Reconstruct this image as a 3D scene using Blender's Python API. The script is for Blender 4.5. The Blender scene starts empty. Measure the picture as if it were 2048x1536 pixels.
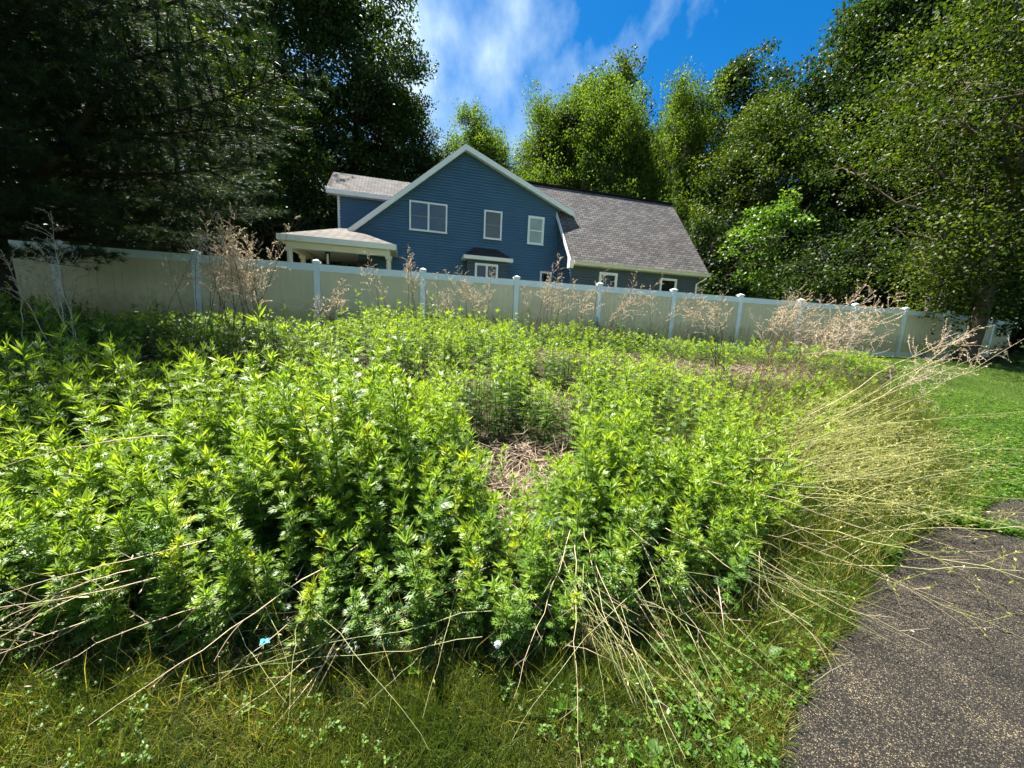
import bpy, math, random
import numpy as np
from mathutils import Vector, Matrix
PI = math.pi; rad = math.radians
rng = np.random.default_rng(7); random.seed(7)
sc = bpy.context.scene
COL = sc.collection

# ------------------------------------------------------------------ helpers
def link(o, parent=None):
    COL.objects.link(o)
    if parent is not None: o.parent = parent
    return o
def tag(o, label=None, cat=None, group=None, kind=None):
    if label: o['label'] = label
    if cat: o['category'] = cat
    if group: o['group'] = group
    if kind: o['kind'] = kind
    return o
def thing(name, label, cat, loc=(0, 0, 0), rz=0, group=None):
    o = bpy.data.objects.new(name, None); o.empty_display_size = .1
    link(o); o.location = loc; o.rotation_euler = (0, 0, rz)
    return tag(o, label, cat, group)

class MB:
    def __init__(s): s.v = []; s.f = []; s.m = []; s.uv = None
    def add(s, vs, fs, m=0):
        b = len(s.v); s.v += [tuple(p) for p in vs]; s.f += [tuple(i + b for i in f) for f in fs]; s.m += [m] * len(fs)
    def box(s, x0, x1, y0, y1, z0, z1, m=0):
        s.add([(x0,y0,z0),(x1,y0,z0),(x1,y1,z0),(x0,y1,z0),(x0,y0,z1),(x1,y0,z1),(x1,y1,z1),(x0,y1,z1)],
              [(0,3,2,1),(4,5,6,7),(0,1,5,4),(1,2,6,5),(2,3,7,6),(3,0,4,7)], m)
    def quadslab(s, q, n, t, m=0):      # q: four points, thickness t along -n
        a = [Vector(p) for p in q]; n = Vector(n)
        b = [p - n * t for p in a]; k = len(a)
        fs = [tuple(range(k)), tuple(reversed(range(k, 2 * k)))] + [(i, (i + k), ((i + 1) % k + k), (i + 1) % k) for i in range(k)]
        s.add(a + b, fs, m)
    def tube(s, pts, rs, n=6, m=0, cap=True):
        pts = [Vector(p) for p in pts]; rings = []
        up = Vector((0, 0, 1))
        for i, p in enumerate(pts):
            d = (pts[min(i + 1, len(pts) - 1)] - pts[max(i - 1, 0)]).normalized()
            ref = up if abs(d.z) < .9 else Vector((1, 0, 0))
            a = d.cross(ref).normalized(); b = d.cross(a)
            rings.append([p + (a * math.cos(2*PI*k/n) + b * math.sin(2*PI*k/n)) * rs[i] for k in range(n)])
        vs = [v for r in rings for v in r]; fs = []
        for i in range(len(pts) - 1):
            for k in range(n):
                fs.append((i*n+k, i*n+(k+1)%n, (i+1)*n+(k+1)%n, (i+1)*n+k))
        if cap: fs += [tuple(range(n)), tuple(reversed(range((len(pts)-1)*n, len(pts)*n)))]
        s.add(vs, fs, m)
    def build(s, name, mats, parent=None, smooth=False, uvf=None):
        me = bpy.data.meshes.new(name); me.from_pydata(s.v, [], s.f)
        if not isinstance(mats, (list, tuple)): mats = [mats]
        for m in mats: me.materials.append(m)
        if len(mats) > 1: me.polygons.foreach_set('material_index', s.m)
        if smooth: me.polygons.foreach_set('use_smooth', [True] * len(s.f))
        if uvf:
            l = me.uv_layers.new(name='UVMap')
            for lp in me.loops: l.data[lp.index].uv = uvf(me.vertices[lp.vertex_index].co)
        me.update()
        return link(bpy.data.objects.new(name, me), parent)

def np_mesh(name, V, F, mats, tint=None, midx=None):
    """V (n,3), F (m,k) same k for all faces"""
    me = bpy.data.meshes.new(name)
    k = F.shape[1]
    me.vertices.add(len(V)); me.vertices.foreach_set('co', np.ascontiguousarray(V, dtype=np.float32).ravel())
    me.loops.add(F.size); me.loops.foreach_set('vertex_index', np.ascontiguousarray(F, dtype=np.int32).ravel())
    me.polygons.add(len(F)); me.polygons.foreach_set('loop_start', np.arange(0, F.size, k, dtype=np.int32))
    me.polygons.foreach_set('loop_total', np.full(len(F), k, dtype=np.int32))
    for m in (mats if isinstance(mats, (list, tuple)) else [mats]): me.materials.append(m)
    if midx is not None: me.polygons.foreach_set('material_index', midx.astype(np.int32))
    if tint is not None:
        a = me.attributes.new('tint', 'FLOAT', 'POINT'); a.data.foreach_set('value', tint.astype(np.float32))
    me.update(); me.validate()
    return me

# numpy triangle soup with tint and material
class Soup:
    def __init__(s): s.V = []; s.F = []; s.T = []; s.M = []; s.n = 0
    def add(s, V, F, T, M=0):
        if len(V) == 0: return
        s.V.append(V); s.F.append(F + s.n); s.T.append(np.broadcast_to(T, (len(V),)).astype(float)); s.M.append(np.full(len(F), M)); s.n += len(V)
    def arrays(s): return np.concatenate(s.V), np.concatenate(s.F), np.concatenate(s.T), np.concatenate(s.M)
    def mesh(s, name, mats):
        V, F, T, M = s.arrays(); return np_mesh(name, V, F, mats, T, M)

def norm(a): return a / np.maximum(np.linalg.norm(a, axis=-1, keepdims=True), 1e-9)
def frames(D, N):
    """rows: along D, up ~N -> side, D, up"""
    D = norm(D); S = norm(np.cross(D, N)); U = np.cross(S, D); return S, D, U
def stamp(tV, tF, P, D, N, L, W=None):
    """place the leaf template (x side, y along, z up) at each P, direction D, normal N, length L"""
    S, D, U = frames(D, N); W = L if W is None else W
    V = (P[:, None, :] + tV[None, :, 0, None] * (S * W[:, None])[:, None, :] + tV[None, :, 1, None] * (D * L[:, None])[:, None, :]
         + tV[None, :, 2, None] * (U * L[:, None])[:, None, :])
    n, k = len(P), len(tV)
    F = tF[None] + (np.arange(n) * k)[:, None, None]
    return V.reshape(-1, 3), F.reshape(-1, 3)
def tubes_np(paths, radii, n=4):
    V = []; F = []; b = 0
    for pts, rs in zip(paths, radii):
        pts = np.asarray(pts, float); d = norm(np.gradient(pts, axis=0))
        ref = np.where(np.abs(d[:, 2:3]) < .9, [[0, 0, 1.]], [[1., 0, 0]])
        a = norm(np.cross(d, ref)); c = np.cross(d, a)
        ang = np.arange(n) * 2 * PI / n
        r = (pts[:, None] + (a[:, None] * np.cos(ang)[None, :, None] + c[:, None] * np.sin(ang)[None, :, None]) * np.asarray(rs)[:, None, None]).reshape(-1, 3)
        V.append(r); m = len(pts)
        i = np.arange(m - 1)[:, None] * n; k = np.arange(n)[None]; k2 = (k + 1) % n
        q = np.stack([i + k, i + k2, i + n + k2, i + n + k], -1).reshape(-1, 4) + b
        F.append(np.concatenate([q[:, [0, 1, 2]], q[:, [0, 2, 3]]])); b += len(r)
    return np.concatenate(V), np.concatenate(F)

# ------------------------------------------------------------------ materials
def mat(name):
    m = bpy.data.materials.new(name); m.use_nodes = True
    nt = m.node_tree; b = nt.nodes['Principled BSDF']; return m, nt, b
def N(nt, typ, **kw):
    n = nt.nodes.new(typ)
    for k, v in kw.items(): setattr(n, k, v)
    return n
def ramp(nt, fac, stops):
    r = N(nt, 'ShaderNodeValToRGB'); el = r.color_ramp.elements
    while len(el) < len(stops): el.new(.5)
    for e, (p, c) in zip(el, stops): e.position = p; e.color = (*c, 1)
    nt.links.new(fac, r.inputs[0]); return r.outputs[0]
def noise(nt, scale, detail=3, rough=.6, vec=None, dim=None):
    n = N(nt, 'ShaderNodeTexNoise'); n.inputs['Scale'].default_value = scale; n.inputs['Detail'].default_value = detail; n.inputs['Roughness'].default_value = rough
    if vec is None:
        tc = N(nt, 'ShaderNodeTexCoord'); vec = tc.outputs['Object']
    nt.links.new(vec, n.inputs['Vector']); return n.outputs['Fac']
def bump(nt, b, h, strength=.4, dist=.02):
    n = N(nt, 'ShaderNodeBump'); n.inputs['Strength'].default_value = strength; n.inputs['Distance'].default_value = dist
    nt.links.new(h, n.inputs['Height']); nt.links.new(n.outputs[0], b.inputs['Normal'])
def plain(name, c, rough=.6, var=.15, scale=3, spec=.3, bumpy=0):
    m, nt, b = mat(name); b.inputs['Roughness'].default_value = rough; b.inputs['Specular IOR Level'].default_value = spec
    f = noise(nt, scale)
    nt.links.new(ramp(nt, f, [(.25, [x * (1 - var) for x in c]), (.75, [min(1, x * (1 + var)) for x in c])]), b.inputs['Base Color'])
    if bumpy: bump(nt, b, noise(nt, scale * 12), bumpy)
    return m
def leafmat(name, c0, c1, c2, trans=.45, tr_gain=(1.25, 1.25, .55), rough=.45, spec=.35):
    """tint 0..1 mixes c0-c1-c2 ; thin leaf: reflects and lets light through"""
    m, nt, b = mat(name)
    a = N(nt, 'ShaderNodeAttribute', attribute_name='tint')
    col = ramp(nt, a.outputs['Fac'], [(0, c0), (.5, c1), (1, c2)])
    nt.links.new(col, b.inputs['Base Color']); b.inputs['Roughness'].default_value = rough; b.inputs['Specular IOR Level'].default_value = spec
    t = N(nt, 'ShaderNodeBsdfTranslucent'); mx = N(nt, 'ShaderNodeMix', data_type='RGBA', blend_type='MULTIPLY')
    mx.inputs[0].default_value = 1; nt.links.new(col, mx.inputs[6]); mx.inputs[7].default_value = (*[g * 1.25 for g in tr_gain], 1)
    nt.links.new(mx.outputs[2], t.inputs[0])
    ms = N(nt, 'ShaderNodeMixShader'); ms.inputs[0].default_value = trans
    nt.links.new(b.outputs[0], ms.inputs[1]); nt.links.new(t.outputs[0], ms.inputs[2])
    nt.links.new(ms.outputs[0], nt.nodes['Material Output'].inputs[0])
    return m

M = {}
M['white'] = plain('white_vinyl', (.78, .80, .80), .35, .04, 2)
M['fencewhite'] = plain('fence_white_vinyl', (.74, .80, .84), .4, .07, 1.5)
M['fencetan'] = plain('fence_tan_vinyl', (.66, .575, .39), .5, .10, 1.2)
M['trim'] = plain('house_trim', (.80, .79, .75), .45, .05, 2)
M['cream'] = plain('gutter_cream', (.66, .60, .46), .4, .06, 2)
M['soffit'] = plain('porch_ceiling', (.70, .66, .56), .6, .05, 2)
M['blue'] = plain('blue_siding', (.072, .148, .232), .45, .10, .8, .3)
M['blue2'] = plain('grey_blue_siding', (.085, .108, .125), .5, .10, .8, .3)
M['black'] = plain('dark_metal', (.02, .02, .02), .5, .1)
M['door'] = plain('dark_door', (.02, .022, .025), .4, .1)
M['bark'] = plain('bark', (.11, .085, .065), .9, .45, 7, .1, .6)
M['barkgrey'] = plain('grey_bark', (.20, .17, .14), .9, .35, 6, .1, .6)
M['pinebark'] = plain('pine_bark', (.045, .036, .030), .95, .4, 8, .1, .6)
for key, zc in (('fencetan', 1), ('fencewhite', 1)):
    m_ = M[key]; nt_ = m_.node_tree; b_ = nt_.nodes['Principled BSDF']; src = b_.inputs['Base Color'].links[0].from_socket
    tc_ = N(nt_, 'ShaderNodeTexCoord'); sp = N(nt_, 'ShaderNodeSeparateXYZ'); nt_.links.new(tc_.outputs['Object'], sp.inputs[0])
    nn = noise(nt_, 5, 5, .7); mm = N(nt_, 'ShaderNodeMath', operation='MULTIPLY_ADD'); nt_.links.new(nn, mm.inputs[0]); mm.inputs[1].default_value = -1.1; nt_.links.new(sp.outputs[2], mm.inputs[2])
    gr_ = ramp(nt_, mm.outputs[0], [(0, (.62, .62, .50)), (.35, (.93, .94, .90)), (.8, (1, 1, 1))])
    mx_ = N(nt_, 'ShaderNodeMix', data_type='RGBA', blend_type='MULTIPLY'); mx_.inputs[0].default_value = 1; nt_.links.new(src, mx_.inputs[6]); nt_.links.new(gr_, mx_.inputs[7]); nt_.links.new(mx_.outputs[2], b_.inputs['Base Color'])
def pane(name, c, r=.08):
    m, nt, b = mat(name); b.inputs['Roughness'].default_value = r; b.inputs['Specular IOR Level'].default_value = .6
    f = noise(nt, 2.3, 4)
    nt.links.new(ramp(nt, f, [(.3, [x * .7 for x in c]), (.7, c)]), b.inputs['Base Color']); return m
M['pane_blue'] = pane('window_glass_bluish', (.085, .11, .145))
M['pane_green'] = pane('window_glass_greenish', (.085, .10, .082))
M['pane_blind'] = pane('window_glass_with_blind', (.34, .41, .34), .15)
M['pane_dark'] = pane('window_glass_dark', (.012, .013, .014))
# shingles
def shingles(name, c1, c2, c3, warm=0):
    m, nt, b = mat(name); b.inputs['Roughness'].default_value = .9; b.inputs['Specular IOR Level'].default_value = .15
    tc = N(nt, 'ShaderNodeTexCoord')
    br = N(nt, 'ShaderNodeTexBrick'); br.offset = .5; br.squash = 1
    nt.links.new(tc.outputs['UV'], br.inputs['Vector'])
    br.inputs['Scale'].default_value = 1; br.inputs['Brick Width'].default_value = .30; br.inputs['Row Height'].default_value = .145
    br.inputs['Mortar Size'].default_value = .016; br.inputs['Mortar Smooth'].default_value = .4; br.inputs['Bias'].default_value = 0
    br.inputs['Color1'].default_value = (*c1, 1); br.inputs['Color2'].default_value = (*c2, 1); br.inputs['Mortar'].default_value = (*c3, 1)
    f = noise(nt, .8, 5, .7, tc.outputs['UV'])
    mx = N(nt, 'ShaderNodeMix', data_type='RGBA', blend_type='MULTIPLY'); mx.inputs[0].default_value = 1
    nt.links.new(br.outputs['Color'], mx.inputs[6]); nt.links.new(ramp(nt, f, [(.3, (.72, .70, .70)), (.7, (1.15, 1.12, 1.12))]), mx.inputs[7])
    nt.links.new(mx.outputs[2], b.inputs['Base Color'])
    bump(nt, b, br.outputs['Fac'], -.7, .02)
    return m
M['roof'] = shingles('asphalt_shingles', (.165, .158, .155), (.090, .086, .085), (.014, .013, .013))
M['porchroof'] = shingles('weathered_porch_shingles', (.19, .18, .165), (.125, .118, .108), (.035, .032, .03))
M['bayroof'] = shingles('dark_bay_shingles', (.07, .062, .062), (.045, .04, .04), (.015, .014, .014))

# ground
def groundmat():
    m, nt, b = mat('lawn_soil'); b.inputs['Roughness'].default_value = .95; b.inputs['Specular IOR Level'].default_value = .1
    f = noise(nt, 1.3, 8, .75); f2 = noise(nt, 26, 4, .7)
    c = ramp(nt, f, [(.30, (.018, .036, .005)), (.5, (.034, .066, .008)), (.72, (.06, .09, .014))])
    c2 = ramp(nt, f2, [(.35, (.35, .38, .3)), (.65, (1.5, 1.5, 1.4))])
    mx = N(nt, 'ShaderNodeMix', data_type='RGBA', blend_type='MULTIPLY'); mx.inputs[0].default_value = .85
    nt.links.new(c, mx.inputs[6]); nt.links.new(c2, mx.inputs[7]); nt.links.new(mx.outputs[2], b.inputs['Base Color'])
    bump(nt, b, noise(nt, 40, 3), .8, .03); return m
M['ground'] = groundmat()
M['turf'] = plain('dry_thatch_turf', (.024, .026, .010), .95, .6, 30, .1, .8)
M['soil'] = plain('dark_soil_under_weeds', (.035, .028, .017), .95, .5, 9, .1, .6)
def asphalt():
    m, nt, b = mat('worn_asphalt'); b.inputs['Roughness'].default_value = .85; b.inputs['Specular IOR Level'].default_value = .25
    tc = N(nt, 'ShaderNodeTexCoord')
    v = N(nt, 'ShaderNodeTexVoronoi'); v.inputs['Scale'].default_value = 290; nt.links.new(tc.outputs['Object'], v.inputs['Vector'])
    sep = N(nt, 'ShaderNodeSeparateColor'); nt.links.new(v.outputs['Color'], sep.inputs[0])
    stone = ramp(nt, sep.outputs[0], [(0, (.008, .0075, .007)), (.45, (.018, .0165, .0155)), (.74, (.038, .034, .030)), (.90, (.12, .10, .07)), (1, (.38, .31, .19))])
    big = ramp(nt, noise(nt, 2.2, 10, .75), [(.30, (.38, .38, .40)), (.5, (.75, .74, .72)), (.7, (1.35, 1.27, 1.12))])
    mx = N(nt, 'ShaderNodeMix', data_type='RGBA', blend_type='MULTIPLY'); mx.inputs[0].default_value = 1
    nt.links.new(stone, mx.inputs[6]); nt.links.new(big, mx.inputs[7]); nt.links.new(mx.outputs[2], b.inputs['Base Color'])
    bump(nt, b, v.outputs['Distance'], .9, .006); return m
M['asphalt'] = asphalt()

M['mug'] = leafmat('mugwort_leaf', (.032, .078, .012), (.105, .205, .026), (.27, .385, .050), .44, (1.35, 1.3, .45), .42, .45)
def objvar(m):
    nt = m.node_tree; b = nt.nodes['Principled BSDF']; src = b.inputs['Base Color'].links[0].from_socket
    oi = N(nt, 'ShaderNodeObjectInfo'); rc = ramp(nt, oi.outputs['Random'], [(0, (.70, .80, .95)), (.4, (.95, .97, 1)), (.8, (1.12, 1.05, .95)), (1, (1.45, 1.15, .9))])
    mx = N(nt, 'ShaderNodeMix', data_type='RGBA', blend_type='MULTIPLY'); mx.inputs[0].default_value = 1; outs = [l.to_socket for l in src.links]
    nt.links.new(src, mx.inputs[6]); nt.links.new(rc, mx.inputs[7])
    for o_ in outs: nt.links.new(mx.outputs[2], o_)
objvar(M['mug'])
M['stem'] = plain('green_purple_stem', (.055, .075, .028), .6, .3, 9)
M['dry'] = plain('dry_stalk', (.55, .44, .28), .8, .3, 9, .15)
M['drydark'] = plain('dry_brown_stalk', (.13, .085, .055), .85, .3, 9, .15)
M['seed'] = leafmat('dry_seed_heads', (.32, .25, .18), (.56, .46, .35), (.80, .71, .57), .45, (1, 1, .9), .8, .1)
M['seedyellow'] = leafmat('yellow_seed_heads', (.18, .20, .04), (.34, .34, .10), (.58, .54, .26), .45, (1, 1, .8), .8, .1)
M['dryyellow'] = plain('yellow_straw_stem', (.36, .37, .17), .8, .35, 9, .15)
M['straw'] = leafmat('fallen_straw', (.12, .085, .065), (.29, .215, .165), (.48, .39, .29), .2, (1, 1, .9), .8, .1)
M['grass'] = leafmat('grass_blade', (.022, .050, .007), (.075, .110, .012), (.36, .31, .085), .4, (1.3, 1.3, .5))
M['lawn'] = leafmat('lawn_blade', (.022, .055, .005), (.060, .105, .009), (.20, .23, .035), .4, (1.3, 1.3, .5))
M['clover'] = leafmat('clover_leaf', (.03, .085, .012), (.07, .16, .016), (.15, .25, .03), .4, (1.3, 1.35, .5))
M['shrubleaf'] = leafmat('broad_weed_leaf', (.022, .062, .018), (.045, .10, .028), (.085, .15, .035), .35)
M['needle'] = leafmat('pine_needle', (.007, .018, .010), (.016, .036, .014), (.060, .095, .024), .25, (1.2, 1.3, .5), .5, .3)
M['leaf_dark'] = leafmat('dark_oak_leaf', (.009, .022, .007), (.022, .044, .010), (.075, .110, .016), .34, (1.25, 1.35, .4), .5, .22)
M['leaf_mid'] = leafmat('maple_leaf', (.010, .024, .006), (.034, .058, .009), (.120, .150, .017), .40, (1.25, 1.35, .4), .5, .22)
M['leaf_yellow'] = leafmat('young_poplar_leaf', (.026, .055, .011), (.068, .110, .016), (.175, .220, .030), .46, (1.2, 1.35, .4), .6, .15)
M['leaf_bright'] = leafmat('sapling_leaf', (.045, .095, .016), (.085, .155, .022), (.15, .225, .030), .45, (1.2, 1.35, .5), .4, .4)

# ------------------------------------------------------------------ camera
CAMZ = 1.55
p, r, F = .1591, .0477, 744.12
f = Vector((0, math.cos(p), -math.sin(p))); R0 = Vector((1, 0, 0)); U0 = R0.cross(f)
R = R0 * math.cos(r) + U0 * math.sin(r); U = -R0 * math.sin(r) + U0 * math.cos(r)
cd = bpy.data.cameras.new('camera'); cam = bpy.data.objects.new('camera', cd); COL.objects.link(cam)
mw = Matrix((R, U, -f)).transposed().to_4x4(); mw.translation = (0, 0, CAMZ); cam.matrix_world = mw
cd.sensor_width = 36; cd.lens = 36 * F / 2048; cd.clip_end = 1000; cd.clip_start = .02
sc.camera = cam

# ------------------------------------------------------------------ terrain
FO = np.array([-7.1062, 8.4922]); TH = .2494
FD = np.array([math.cos(TH), math.sin(TH)]); FN = np.array([-FD[1], FD[0]])
def gh(x, y):
    x = np.asarray(x, float); y = np.asarray(y, float)
    s = -((x - FO[0]) * FN[0] + (y - FO[1]) * FN[1])
    t = np.clip((9.2 - s) / 8.7, 0, 1); a = t * t * (3 - 2 * t)
    return np.where(s >= 0, a, 1.0 + np.clip(-s * .1, 0, .9))
def G(x, y): return float(gh(x, y))
def grid(name, x0, x1, y0, y1, nx, ny, m, dz=0, keep=None, edge=None):
    X, Y = np.meshgrid(np.linspace(x0, x1, nx), np.linspace(y0, y1, ny))
    Z = gh(X, Y) + dz
    V = np.stack([X, Y, Z], -1).reshape(-1, 3); i = np.arange(ny - 1)[:, None] * nx + np.arange(nx - 1)[None]
    Fq = np.stack([i, i + 1, i + nx + 1, i + nx], -1).reshape(-1, 4)
    if keep is not None:
        c = V[Fq].mean(1); Fq = Fq[keep(c[:, 0], c[:, 1])]
    me = np_mesh(name, V, Fq, m); return link(bpy.data.objects.new(name, me))
# one ground sheet, fine near the camera and coarse out to the horizon
def axis(a, fine0, fine1, b, nf):
    lo = -np.geomspace(1, 1 + (fine0 - a), 26)[::-1] + 1 + fine0; hi = np.geomspace(1, 1 + (b - fine1), 26) - 1 + fine1
    return np.unique(np.concatenate([lo, np.linspace(fine0, fine1, nf), hi]))
ax, ay = axis(-400, -14, 24, 400, 110), axis(-60, -2, 30, 500, 110)
X, Y = np.meshgrid(ax, ay); Z = gh(X, Y)
V = np.stack([X, Y, Z], -1).reshape(-1, 3); nx = len(ax); i = np.arange(len(ay) - 1)[:, None] * nx + np.arange(nx - 1)[None]
me = np_mesh('ground', V, np.stack([i, i + 1, i + nx + 1, i + nx], -1).reshape(-1, 4), M['ground'])
tag(link(bpy.data.objects.new('ground', me)), kind='structure')

# outline of the weed patch (world metres)
PATCH = [(-12, 1.0), (-2.3, 1.34), (-1.2, 1.40), (-.4, 1.48), (.4, 1.54), (.85, 1.70), (1.25, 1.86), (1.7, 2.2), (2.3, 2.75), (3.1, 3.25), (4.1, 3.8), (4.9, 4.7),
         (6.0, 6.2), (8.3, 8.2), (10.6, 10.2), (12.4, 12.7), (-6.8, 8.2), (-14, 6.6)]
def inside(x, y, poly):
    x = np.asarray(x, float); y = np.asarray(y, float); c = np.zeros(x.shape, bool)
    for (x0, y0), (x1, y1) in zip(poly, poly[1:] + poly[:1]):
        k = ((y0 > y) != (y1 > y)) & (x < (x1 - x0) * (y - y0) / ((y1 - y0) if y1 != y0 else 1e-9) + x0); c ^= k
    return c
PE = [(.35, .2), (.72, .7), (1.05, 1.14), (1.13, 1.22), (1.22, 1.31), (1.36, 1.40), (1.42, 1.50), (1.60, 1.58), (1.70, 1.70), (1.90, 1.78), (2.02, 1.95), (2.2, 2.04), (2.42, 2.22), (2.62, 2.30), (2.90, 2.52), (3.25, 2.74), (3.55, 2.90), (3.74, 2.93)]
JO = [(3.74, 2.93), (4.0, 2.86), (4.4, 2.74), (5.2, 2.48), (6.5, 2.05), (9, 1.2)]
def onpath_(x, y): return inside(x, y, PE + JO[1:] + [(9, -2.5), (.1, -2.5)])
tag(grid('dry_turf', -5, 4, .3, 3.2, 200, 80, M['turf'], .003, lambda x, y: ~inside(x, y, PATCH) & ~onpath_(x, y) & (y < 1.2 + .55 * np.maximum(x, 0) + .9)), kind='structure')
tag(grid('bare_soil', -12, 13, 1, 13, 250, 130, M['soil'], .004, lambda x, y: inside(x, y, PATCH)), kind='structure')
# asphalt path, two slabs parted by a grass joint
def slab(name, pts):
    # fine strip mesh that follows the ground
    xs = [q[0] for q in pts]; ys = [q[1] for q in pts]
    o = grid(name, min(xs), max(xs), min(ys), max(ys), 240, 160, M['asphalt'], .012, lambda x, y: inside(x, y, pts))
    # pull the stair-stepped border onto the outline is not needed: weeds overgrow it
    return tag(o, kind='structure')
slab('path', PE + JO[1:] + [(9, -2.5), (.1, -2.5)])
slab('path_slab', [(4.05, 3.02), (4.35, 3.20), (4.7, 3.40), (5.2, 3.52), (6.5, 3.75), (9, 4.0), (10, 1.1), (9, 1.36), (6.5, 2.22), (5.2, 2.66), (4.5, 2.88)])
PATHS = [PE + JO[1:] + [(9, -2.5), (.1, -2.5)], [(4.05, 3.02), (4.35, 3.20), (4.7, 3.40), (5.2, 3.52), (6.5, 3.75), (9, 4.0), (10, 1.1), (9, 1.36), (6.5, 2.22), (5.2, 2.66), (4.5, 2.88)]]
def onpath(x, y): return inside(x, y, PATHS[0]) | inside(x, y, PATHS[1])

# ------------------------------------------------------------------ house  (local: x along the gable wall, y away from the camera)
HO = (-2.43324386, 17.5, 0); HA = math.atan2(.2633, .9647)
house = thing('house', 'blue sided house with white trim, grey shingle roofs and a corner porch behind the fence', 'house', HO, HA)
LAP = .115
def siding(mb, outline, y, nx=0, axis='x', z0=1.7, z1=9.2):
    """lap boards as real wedges; outline(z)->(a,b) or None; on plane y (axis x) or plane x=y (axis y, facing -x)"""
    z = z0
    while z < z1:
        zt = min(z + LAP, z1); o0 = outline(z + .001); o1 = outline(zt)
        if o0:
            if not o1: o1 = ((o0[0] + o0[1]) / 2,) * 2
            lip = .045
            if axis == 'x':
                vs = [(o0[0], y - lip, z), (o0[1], y - lip, z), (o1[1], y, zt), (o1[0], y, zt), (o0[0], y, z), (o0[1], y, z)]
            else:
                vs = [(y - lip, o0[0], z), (y - lip, o0[1], z), (y, o1[1], zt), (y, o1[0], zt), (y, o0[0], z), (y, o0[1], z)]
            mb.add(vs, [(0, 1, 2, 3), (0, 4, 5, 1)])
        z += LAP
RL, RR = .833, .4117                     # slopes of the two main roof sides
RZ = 9.02                                # ridge height (outer face)
def rooftop(u): return RZ - (-.09 - u) * RL if u < -.09 else RZ - (u + .09) * RR
def main_out(z):
    zz = z + .16
    a = -.09 - (RZ - zz) / RL; b = -.09 + (RZ - zz) / RR
    if zz >= RZ: return None
    return (max(a, -4.45), min(b, 4.45))
mb = MB(); siding(mb, main_out, 0)
# body behind the boards
mb.add([(-4.45,.03,1.7),(4.45,.03,1.7),(4.45,.03,rooftop(4.45)-.2),(-.09,.03,RZ-.2),(-4.45,.03,rooftop(-4.45)-.2),
        (-4.45,10,1.7),(4.45,10,1.7),(4.45,10,rooftop(4.45)-.2),(-.09,10,RZ-.2),(-4.45,10,rooftop(-4.45)-.2)],
       [(0,1,2,3,4),(9,8,7,6,5),(0,4,9,5),(1,6,7,2)])
mb.build('gable_wall', M['blue'], house)
# return wall of the wing and the wing's front
WS = 1.205; WZ0 = 4.39; WV0 = -2.07
def wing_z(v): return WZ0 + (v - WV0) * WS
mb = MB()
def ret_out(z):
    v = WV0 + (z + .12 - WZ0) / WS
    v = max(-1.8, v)
    return (v, -.02) if v < -.05 else None
siding(mb, ret_out, 4.45, axis='y', z0=1.7, z1=6.8)
mb.build('side_wall', M['blue'], house)
mb = MB(); siding(mb, lambda z: (4.452, 11.15) if z < 4.3 else None, -1.82, z0=1.7, z1=4.32)
mb.add([(4.46,-1.8,1.7),(11.15,-1.8,1.7),(11.15,4.5,1.7),(11.15,-1.8,4.5),(11.15,4.5,4.5),(11.15,1.3,8.25),(4.46,-1.8,4.5)],
       [(0,1,3,6),(1,2,4,5,3)])
mb.build('wing_wall', M['blue2'], house)
mb = MB(); mb.box(4.42, 4.50, -1.86, -1.80, 1.7, 4.30); mb.build('corner_trim', M['blue2'], house); mb = MB(); mb.box(11.07, 11.17, -1.86, -1.79, 1.7, 4.30)
mb.build('corner_trim', M['blue2'], house)
# dormer
DE = (1.7, 7.12); DR = (3.4, 8.37)
mb = MB(); siding(mb, lambda z: (-5.52, -.9), 2.0, z0=4.9, z1=7.15)
mb.add([(-5.5,2.02,4.9),(-5.5,4.8,4.9),(-5.5,4.8,7.2),(-5.5,3.4,8.2),(-5.5,2.02,7.2),(-.9,2.02,4.9),(-.9,2.02,7.2)],[(0,4,3,2,1),(0,5,6,4)])
mb.build('dormer_wall', M['blue'], house)
mb = MB(); mb.box(-5.56, -5.46, 1.965, 2.0, 4.95, 7.1)
mb.build('corner_trim', M['trim'], house)

def slope_roof(name, q, m, t=.12, mname='roof', parent=house, uo=0):
    q = [Vector(x) for x in q]; n = (q[1] - q[0]).cross(q[2] - q[1]).normalized()
    if n.z < 0: q.reverse(); n = -n
    mb = MB(); mb.quadslab(q, n, t)
    # uv: along the eave (horizontal) and up the slope
    h = Vector((0, 0, 1)).cross(n).normalized(); s = n.cross(h)
    return mb.build(name, m, parent, uvf=lambda c: (c.dot(h) + 40, c.dot(s) + 40))
YF = -.30
slope_roof('roof', [(-4.78, YF, rooftop(-4.78)), (-.09, YF, RZ), (-.09, 10.3, RZ), (-4.78, 10.3, rooftop(-4.78))], M['roof'])
slope_roof('roof', [(-.085, YF, RZ), (5.06, YF, rooftop(5.06)), (5.06, 10.3, rooftop(5.06)), (-.085, 10.3, RZ)], M['roof'])
slope_roof('roof', [(4.32, WV0, WZ0), (11.48, WV0, WZ0), (11.48, 0, wing_z(0)), (4.32, 0, wing_z(0))], M['roof'])
slope_roof('roof', [(2.2, .045, wing_z(.045)), (11.478, .045, wing_z(.045)), (11.478, 1.3, wing_z(1.3)), (2.2, 1.3, wing_z(1.3))], M['roof'])
mb = MB()      # strip that closes the joint right of the gable
slope_roof('roof', [(5.1, .001, wing_z(.001)), (11.479, .001, wing_z(.001)), (11.479, .044, wing_z(.044)), (5.1, .044, wing_z(.044))], M['roof'])
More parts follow.
